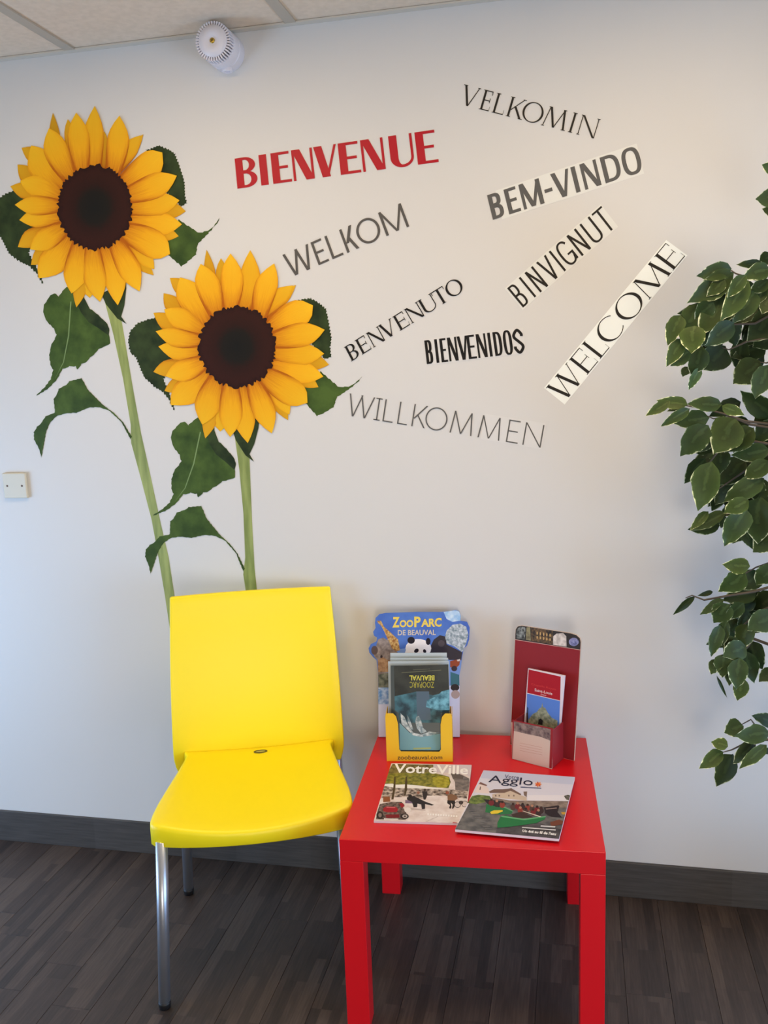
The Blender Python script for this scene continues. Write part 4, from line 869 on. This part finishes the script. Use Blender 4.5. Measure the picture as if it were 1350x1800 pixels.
def put_leaf(b, t, width, tone, tilt=None):
    global lcount
    d = t-b; L_ = d.length; d.normalize(); toc = (CAM-b).normalized(); nx = d.cross(toc).normalized(); nz = nx.cross(d)
    if nz.dot(toc) < 0: nx, nz = -nx, -nz
    a = math.radians(rnd.uniform(-32, 32) if tilt is None else tilt); nx2 = nx*math.cos(a)+nz*math.sin(a); nz2 = nx2.cross(d)
    o = bpy.data.objects.new('leaf', LM[lcount % 8]); lcount += 1; COL.objects.link(o); o.parent = fic
    sz = L_*.8
    M_ = Matrix(((nx2.x*width, d.x*L_, nz2.x*sz, b.x-FB.x), (nx2.y*width, d.y*L_, nz2.y*sz, b.y-FB.y), (nx2.z*width, d.z*L_, nz2.z*sz, b.z-FB.z), (0, 0, 0, 1)))
    o.matrix_basis = M_
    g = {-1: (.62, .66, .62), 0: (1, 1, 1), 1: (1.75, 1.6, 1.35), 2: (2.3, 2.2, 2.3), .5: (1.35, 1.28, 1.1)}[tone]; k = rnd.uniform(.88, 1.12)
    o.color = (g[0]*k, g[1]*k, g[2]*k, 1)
SA, SB, SC, SD, ST = zm(1130, 440, 6.136), zm(1130, 640, 6.136), zm(1130, 880, 6.136), zm(1130, 1120, 6.136), zm(1120, 270, 3.104)
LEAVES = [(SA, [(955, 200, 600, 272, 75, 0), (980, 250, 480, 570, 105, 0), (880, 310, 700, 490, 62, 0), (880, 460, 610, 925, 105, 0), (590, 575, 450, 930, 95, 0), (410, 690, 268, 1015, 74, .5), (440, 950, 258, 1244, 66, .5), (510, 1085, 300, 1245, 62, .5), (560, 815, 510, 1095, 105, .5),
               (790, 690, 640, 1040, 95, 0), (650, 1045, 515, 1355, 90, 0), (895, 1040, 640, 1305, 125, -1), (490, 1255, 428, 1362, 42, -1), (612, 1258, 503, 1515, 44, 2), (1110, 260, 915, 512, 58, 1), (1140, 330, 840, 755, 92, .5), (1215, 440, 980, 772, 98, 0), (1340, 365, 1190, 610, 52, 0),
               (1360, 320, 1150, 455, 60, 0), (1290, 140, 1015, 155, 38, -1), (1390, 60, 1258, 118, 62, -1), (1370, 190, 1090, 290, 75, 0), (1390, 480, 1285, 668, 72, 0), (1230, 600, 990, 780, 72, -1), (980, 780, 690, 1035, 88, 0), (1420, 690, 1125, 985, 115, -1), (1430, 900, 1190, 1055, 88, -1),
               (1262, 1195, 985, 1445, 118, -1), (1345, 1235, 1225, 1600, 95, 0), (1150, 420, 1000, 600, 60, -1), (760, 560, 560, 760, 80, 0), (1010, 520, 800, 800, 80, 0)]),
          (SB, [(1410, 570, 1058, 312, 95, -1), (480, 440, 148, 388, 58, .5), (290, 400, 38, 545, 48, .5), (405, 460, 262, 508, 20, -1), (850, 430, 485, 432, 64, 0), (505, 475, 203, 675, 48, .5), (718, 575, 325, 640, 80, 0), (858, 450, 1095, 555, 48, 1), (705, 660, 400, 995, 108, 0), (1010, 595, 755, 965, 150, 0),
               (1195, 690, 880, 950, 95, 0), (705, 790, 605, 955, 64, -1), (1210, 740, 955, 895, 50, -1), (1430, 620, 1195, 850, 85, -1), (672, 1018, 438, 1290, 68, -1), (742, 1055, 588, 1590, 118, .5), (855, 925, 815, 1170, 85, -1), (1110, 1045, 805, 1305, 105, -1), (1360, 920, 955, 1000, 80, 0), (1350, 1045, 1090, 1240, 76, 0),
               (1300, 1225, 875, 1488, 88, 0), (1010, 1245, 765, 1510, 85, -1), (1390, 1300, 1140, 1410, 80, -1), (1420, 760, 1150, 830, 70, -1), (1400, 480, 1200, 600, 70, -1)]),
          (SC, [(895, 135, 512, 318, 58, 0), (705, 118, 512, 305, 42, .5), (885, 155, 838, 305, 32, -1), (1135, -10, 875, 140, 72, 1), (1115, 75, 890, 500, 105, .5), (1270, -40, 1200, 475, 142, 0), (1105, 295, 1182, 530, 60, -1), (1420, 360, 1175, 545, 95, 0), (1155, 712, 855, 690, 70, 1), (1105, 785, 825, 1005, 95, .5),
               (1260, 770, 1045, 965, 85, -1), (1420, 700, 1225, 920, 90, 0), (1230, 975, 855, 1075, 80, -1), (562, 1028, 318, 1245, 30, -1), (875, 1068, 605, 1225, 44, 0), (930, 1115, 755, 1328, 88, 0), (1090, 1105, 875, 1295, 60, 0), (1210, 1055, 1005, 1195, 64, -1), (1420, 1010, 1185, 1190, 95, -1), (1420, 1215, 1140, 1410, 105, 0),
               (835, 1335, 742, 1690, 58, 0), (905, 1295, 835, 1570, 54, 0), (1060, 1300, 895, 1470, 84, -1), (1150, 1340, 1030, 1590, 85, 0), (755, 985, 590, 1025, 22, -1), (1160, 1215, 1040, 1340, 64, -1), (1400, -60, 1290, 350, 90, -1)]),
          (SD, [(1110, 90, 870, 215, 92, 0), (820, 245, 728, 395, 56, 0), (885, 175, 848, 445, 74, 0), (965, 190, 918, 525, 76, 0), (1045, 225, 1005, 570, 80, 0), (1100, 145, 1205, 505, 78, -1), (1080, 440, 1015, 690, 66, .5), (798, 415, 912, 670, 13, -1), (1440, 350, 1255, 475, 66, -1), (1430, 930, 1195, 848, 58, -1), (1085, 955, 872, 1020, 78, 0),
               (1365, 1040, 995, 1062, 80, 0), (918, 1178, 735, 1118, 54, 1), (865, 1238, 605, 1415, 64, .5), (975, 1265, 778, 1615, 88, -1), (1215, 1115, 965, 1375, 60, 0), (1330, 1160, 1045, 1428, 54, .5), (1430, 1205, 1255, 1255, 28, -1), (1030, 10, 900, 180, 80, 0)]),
          (ST, [(790, 230, 648, 246, 42, 0), (775, 85, 688, 62, 30, .5), (780, 320, 680, 300, 24, -1)])]
sc_ = {id(SA): 6.136, id(SB): 6.136, id(SC): 6.136, id(SD): 6.136, id(ST): 3.104}
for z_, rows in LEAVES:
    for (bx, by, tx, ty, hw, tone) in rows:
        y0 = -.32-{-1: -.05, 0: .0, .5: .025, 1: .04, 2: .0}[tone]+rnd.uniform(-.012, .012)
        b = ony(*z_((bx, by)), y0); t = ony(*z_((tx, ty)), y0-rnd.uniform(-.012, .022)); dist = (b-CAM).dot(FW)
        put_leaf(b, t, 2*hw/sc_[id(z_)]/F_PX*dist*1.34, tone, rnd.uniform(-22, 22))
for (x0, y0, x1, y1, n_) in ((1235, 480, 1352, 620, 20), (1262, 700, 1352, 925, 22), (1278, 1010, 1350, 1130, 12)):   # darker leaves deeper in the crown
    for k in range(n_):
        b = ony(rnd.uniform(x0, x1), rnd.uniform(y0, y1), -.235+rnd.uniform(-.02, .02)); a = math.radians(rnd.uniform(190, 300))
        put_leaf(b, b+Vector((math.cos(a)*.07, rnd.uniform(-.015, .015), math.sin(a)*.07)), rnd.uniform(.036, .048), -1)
# trunk, pot, branches
trunk_pts = [(PX, PY, .2), (PX+.012, PY-.01, .55), (PX-.008, PY+.008, .95), (PX+.006, PY, 1.35), (PX, PY+.01, 1.8)]
v, f = tube(trunk_pts, [.02, .018, .016, .012, .006], 12); mk('trunk', v, f, M_bark, fic, smooth=True)
v, f = lathe([(.11, 0), (.125, .01), (.15, .25), (.158, .255), (.158, .275), (.146, .277), (.140, .25), (.139, .235)], (PX, PY, 0), (0, 0, 1), 40); mk('pot', v, f, mat('pot_grey', (90, 88, 86), .5), fic)
v, f = lathe([(.1395, .225), (.1395, .24), (.02, .243)], (PX, PY, 0), (0, 0, 1), 32); mk('soil', v, f, mat('soil', (52, 40, 32), .9, (80, 64, 50), 90), fic)
BR = [(1.30, SA, [(1480, 640), (1210, 790), (980, 800), (700, 720), (520, 700)]), (1.22, SA, [(1480, 930), (1120, 985), (930, 1072), (860, 1050)]), (1.42, SA, [(1500, 300), (1250, 330), (1000, 250), (930, 200)]),
      (1.10, SB, [(1480, 660), (1100, 615), (850, 530), (700, 490), (480, 450), (300, 420)]), (1.05, SB, [(1480, 700), (1150, 650), (960, 570), (760, 590), (700, 560)]), (1.0, SB, [(1450, 900), (1150, 1120), (960, 1250), (800, 1360)]), (.98, SB, [(1480, 880), (1000, 800), (830, 920), (745, 1030), (670, 1130)]),
      (.85, SC, [(1480, 620), (1350, 678), (1220, 720), (1090, 795)]), (.82, SC, [(1480, 900), (1200, 980), (870, 1035), (660, 1072), (530, 1022), (460, 1050)]), (.8, SC, [(1480, 1100), (1250, 1200), (1100, 1330), (980, 1420)]), (.9, SC, [(1400, 50), (1150, 60), (900, 150)]),
      (.66, SD, [(1480, 1100), (1250, 1110), (1090, 1150), (960, 1215), (860, 1242)]), (.62, SD, [(1440, 1060), (1220, 962), (1165, 888), (1070, 940)]), (.72, SD, [(1200, 20), (1140, 90), (1090, 150), (1040, 220)]), (1.2, SA, [(1450, 1180), (1330, 1215), (1265, 1205)]), (1.66, ST, [(900, 200), (800, 215), (745, 232)]), (1.70, ST, [(900, 110), (790, 90), (745, 80)])]
spine = []
for hz, z_, pts in BR:
    P_ = [ony(*z_(p), -.285) for p in pts]; st_ = Vector((PX, PY, hz-.12)); mid_ = st_.lerp(P_[0], .55)+Vector((0, .0, .05))
    pth = [st_, mid_]+P_; n_ = len(pth); spine.append((st_, mid_, P_[0])); v, f = tube(pth, [.0046-.0036*k/(n_-1) for k in range(n_)], 6); mk('branch', v, f, M_twig, fic, smooth=True)
for k in range(132):                                    # the crown goes on beyond the picture, along its branches and around the trunk
    if k < 84:
        a_, b_, c_ = spine[k % len(spine)]; u = rnd.uniform(.25, 1); b = (a_.lerp(b_, u*2) if u < .5 else b_.lerp(c_, u*2-1))+Vector((rnd.uniform(-.03, .03), rnd.uniform(-.06, .04), rnd.uniform(-.05, .04)))
        d = Vector((rnd.uniform(-.9, .3), rnd.uniform(-.6, .4), rnd.uniform(-1, -.1))).normalized()*rnd.uniform(.06, .082)
    else:
        a = rnd.uniform(0, 2*math.pi); zc = rnd.uniform(.7, 1.95); rad = .36*math.sqrt(max(.05, 1-((zc-1.3)/.75)**2))*rnd.uniform(.3, 1)
        b = Vector((PX+math.cos(a)*rad, PY+math.sin(a)*rad*.8, zc)); d = Vector((math.cos(a)*.6, math.sin(a)*.6, rnd.uniform(-1, .1))).normalized()*rnd.uniform(.06, .085)
    b.y = min(b.y, -.12); edge_x = .795-.19*(b.y+.32)     # stay to the right of the branches in view
    b.x = max(b.x, edge_x)
    t_ = b+d
    if t_.x < edge_x-.015: d.x = abs(d.x); t_ = b+d
    if t_.y > -.05: t_.y = b.y-.02
    put_leaf(b, t_, rnd.uniform(.036, .046), rnd.choice((-1, 0, 0, 0, .5)))
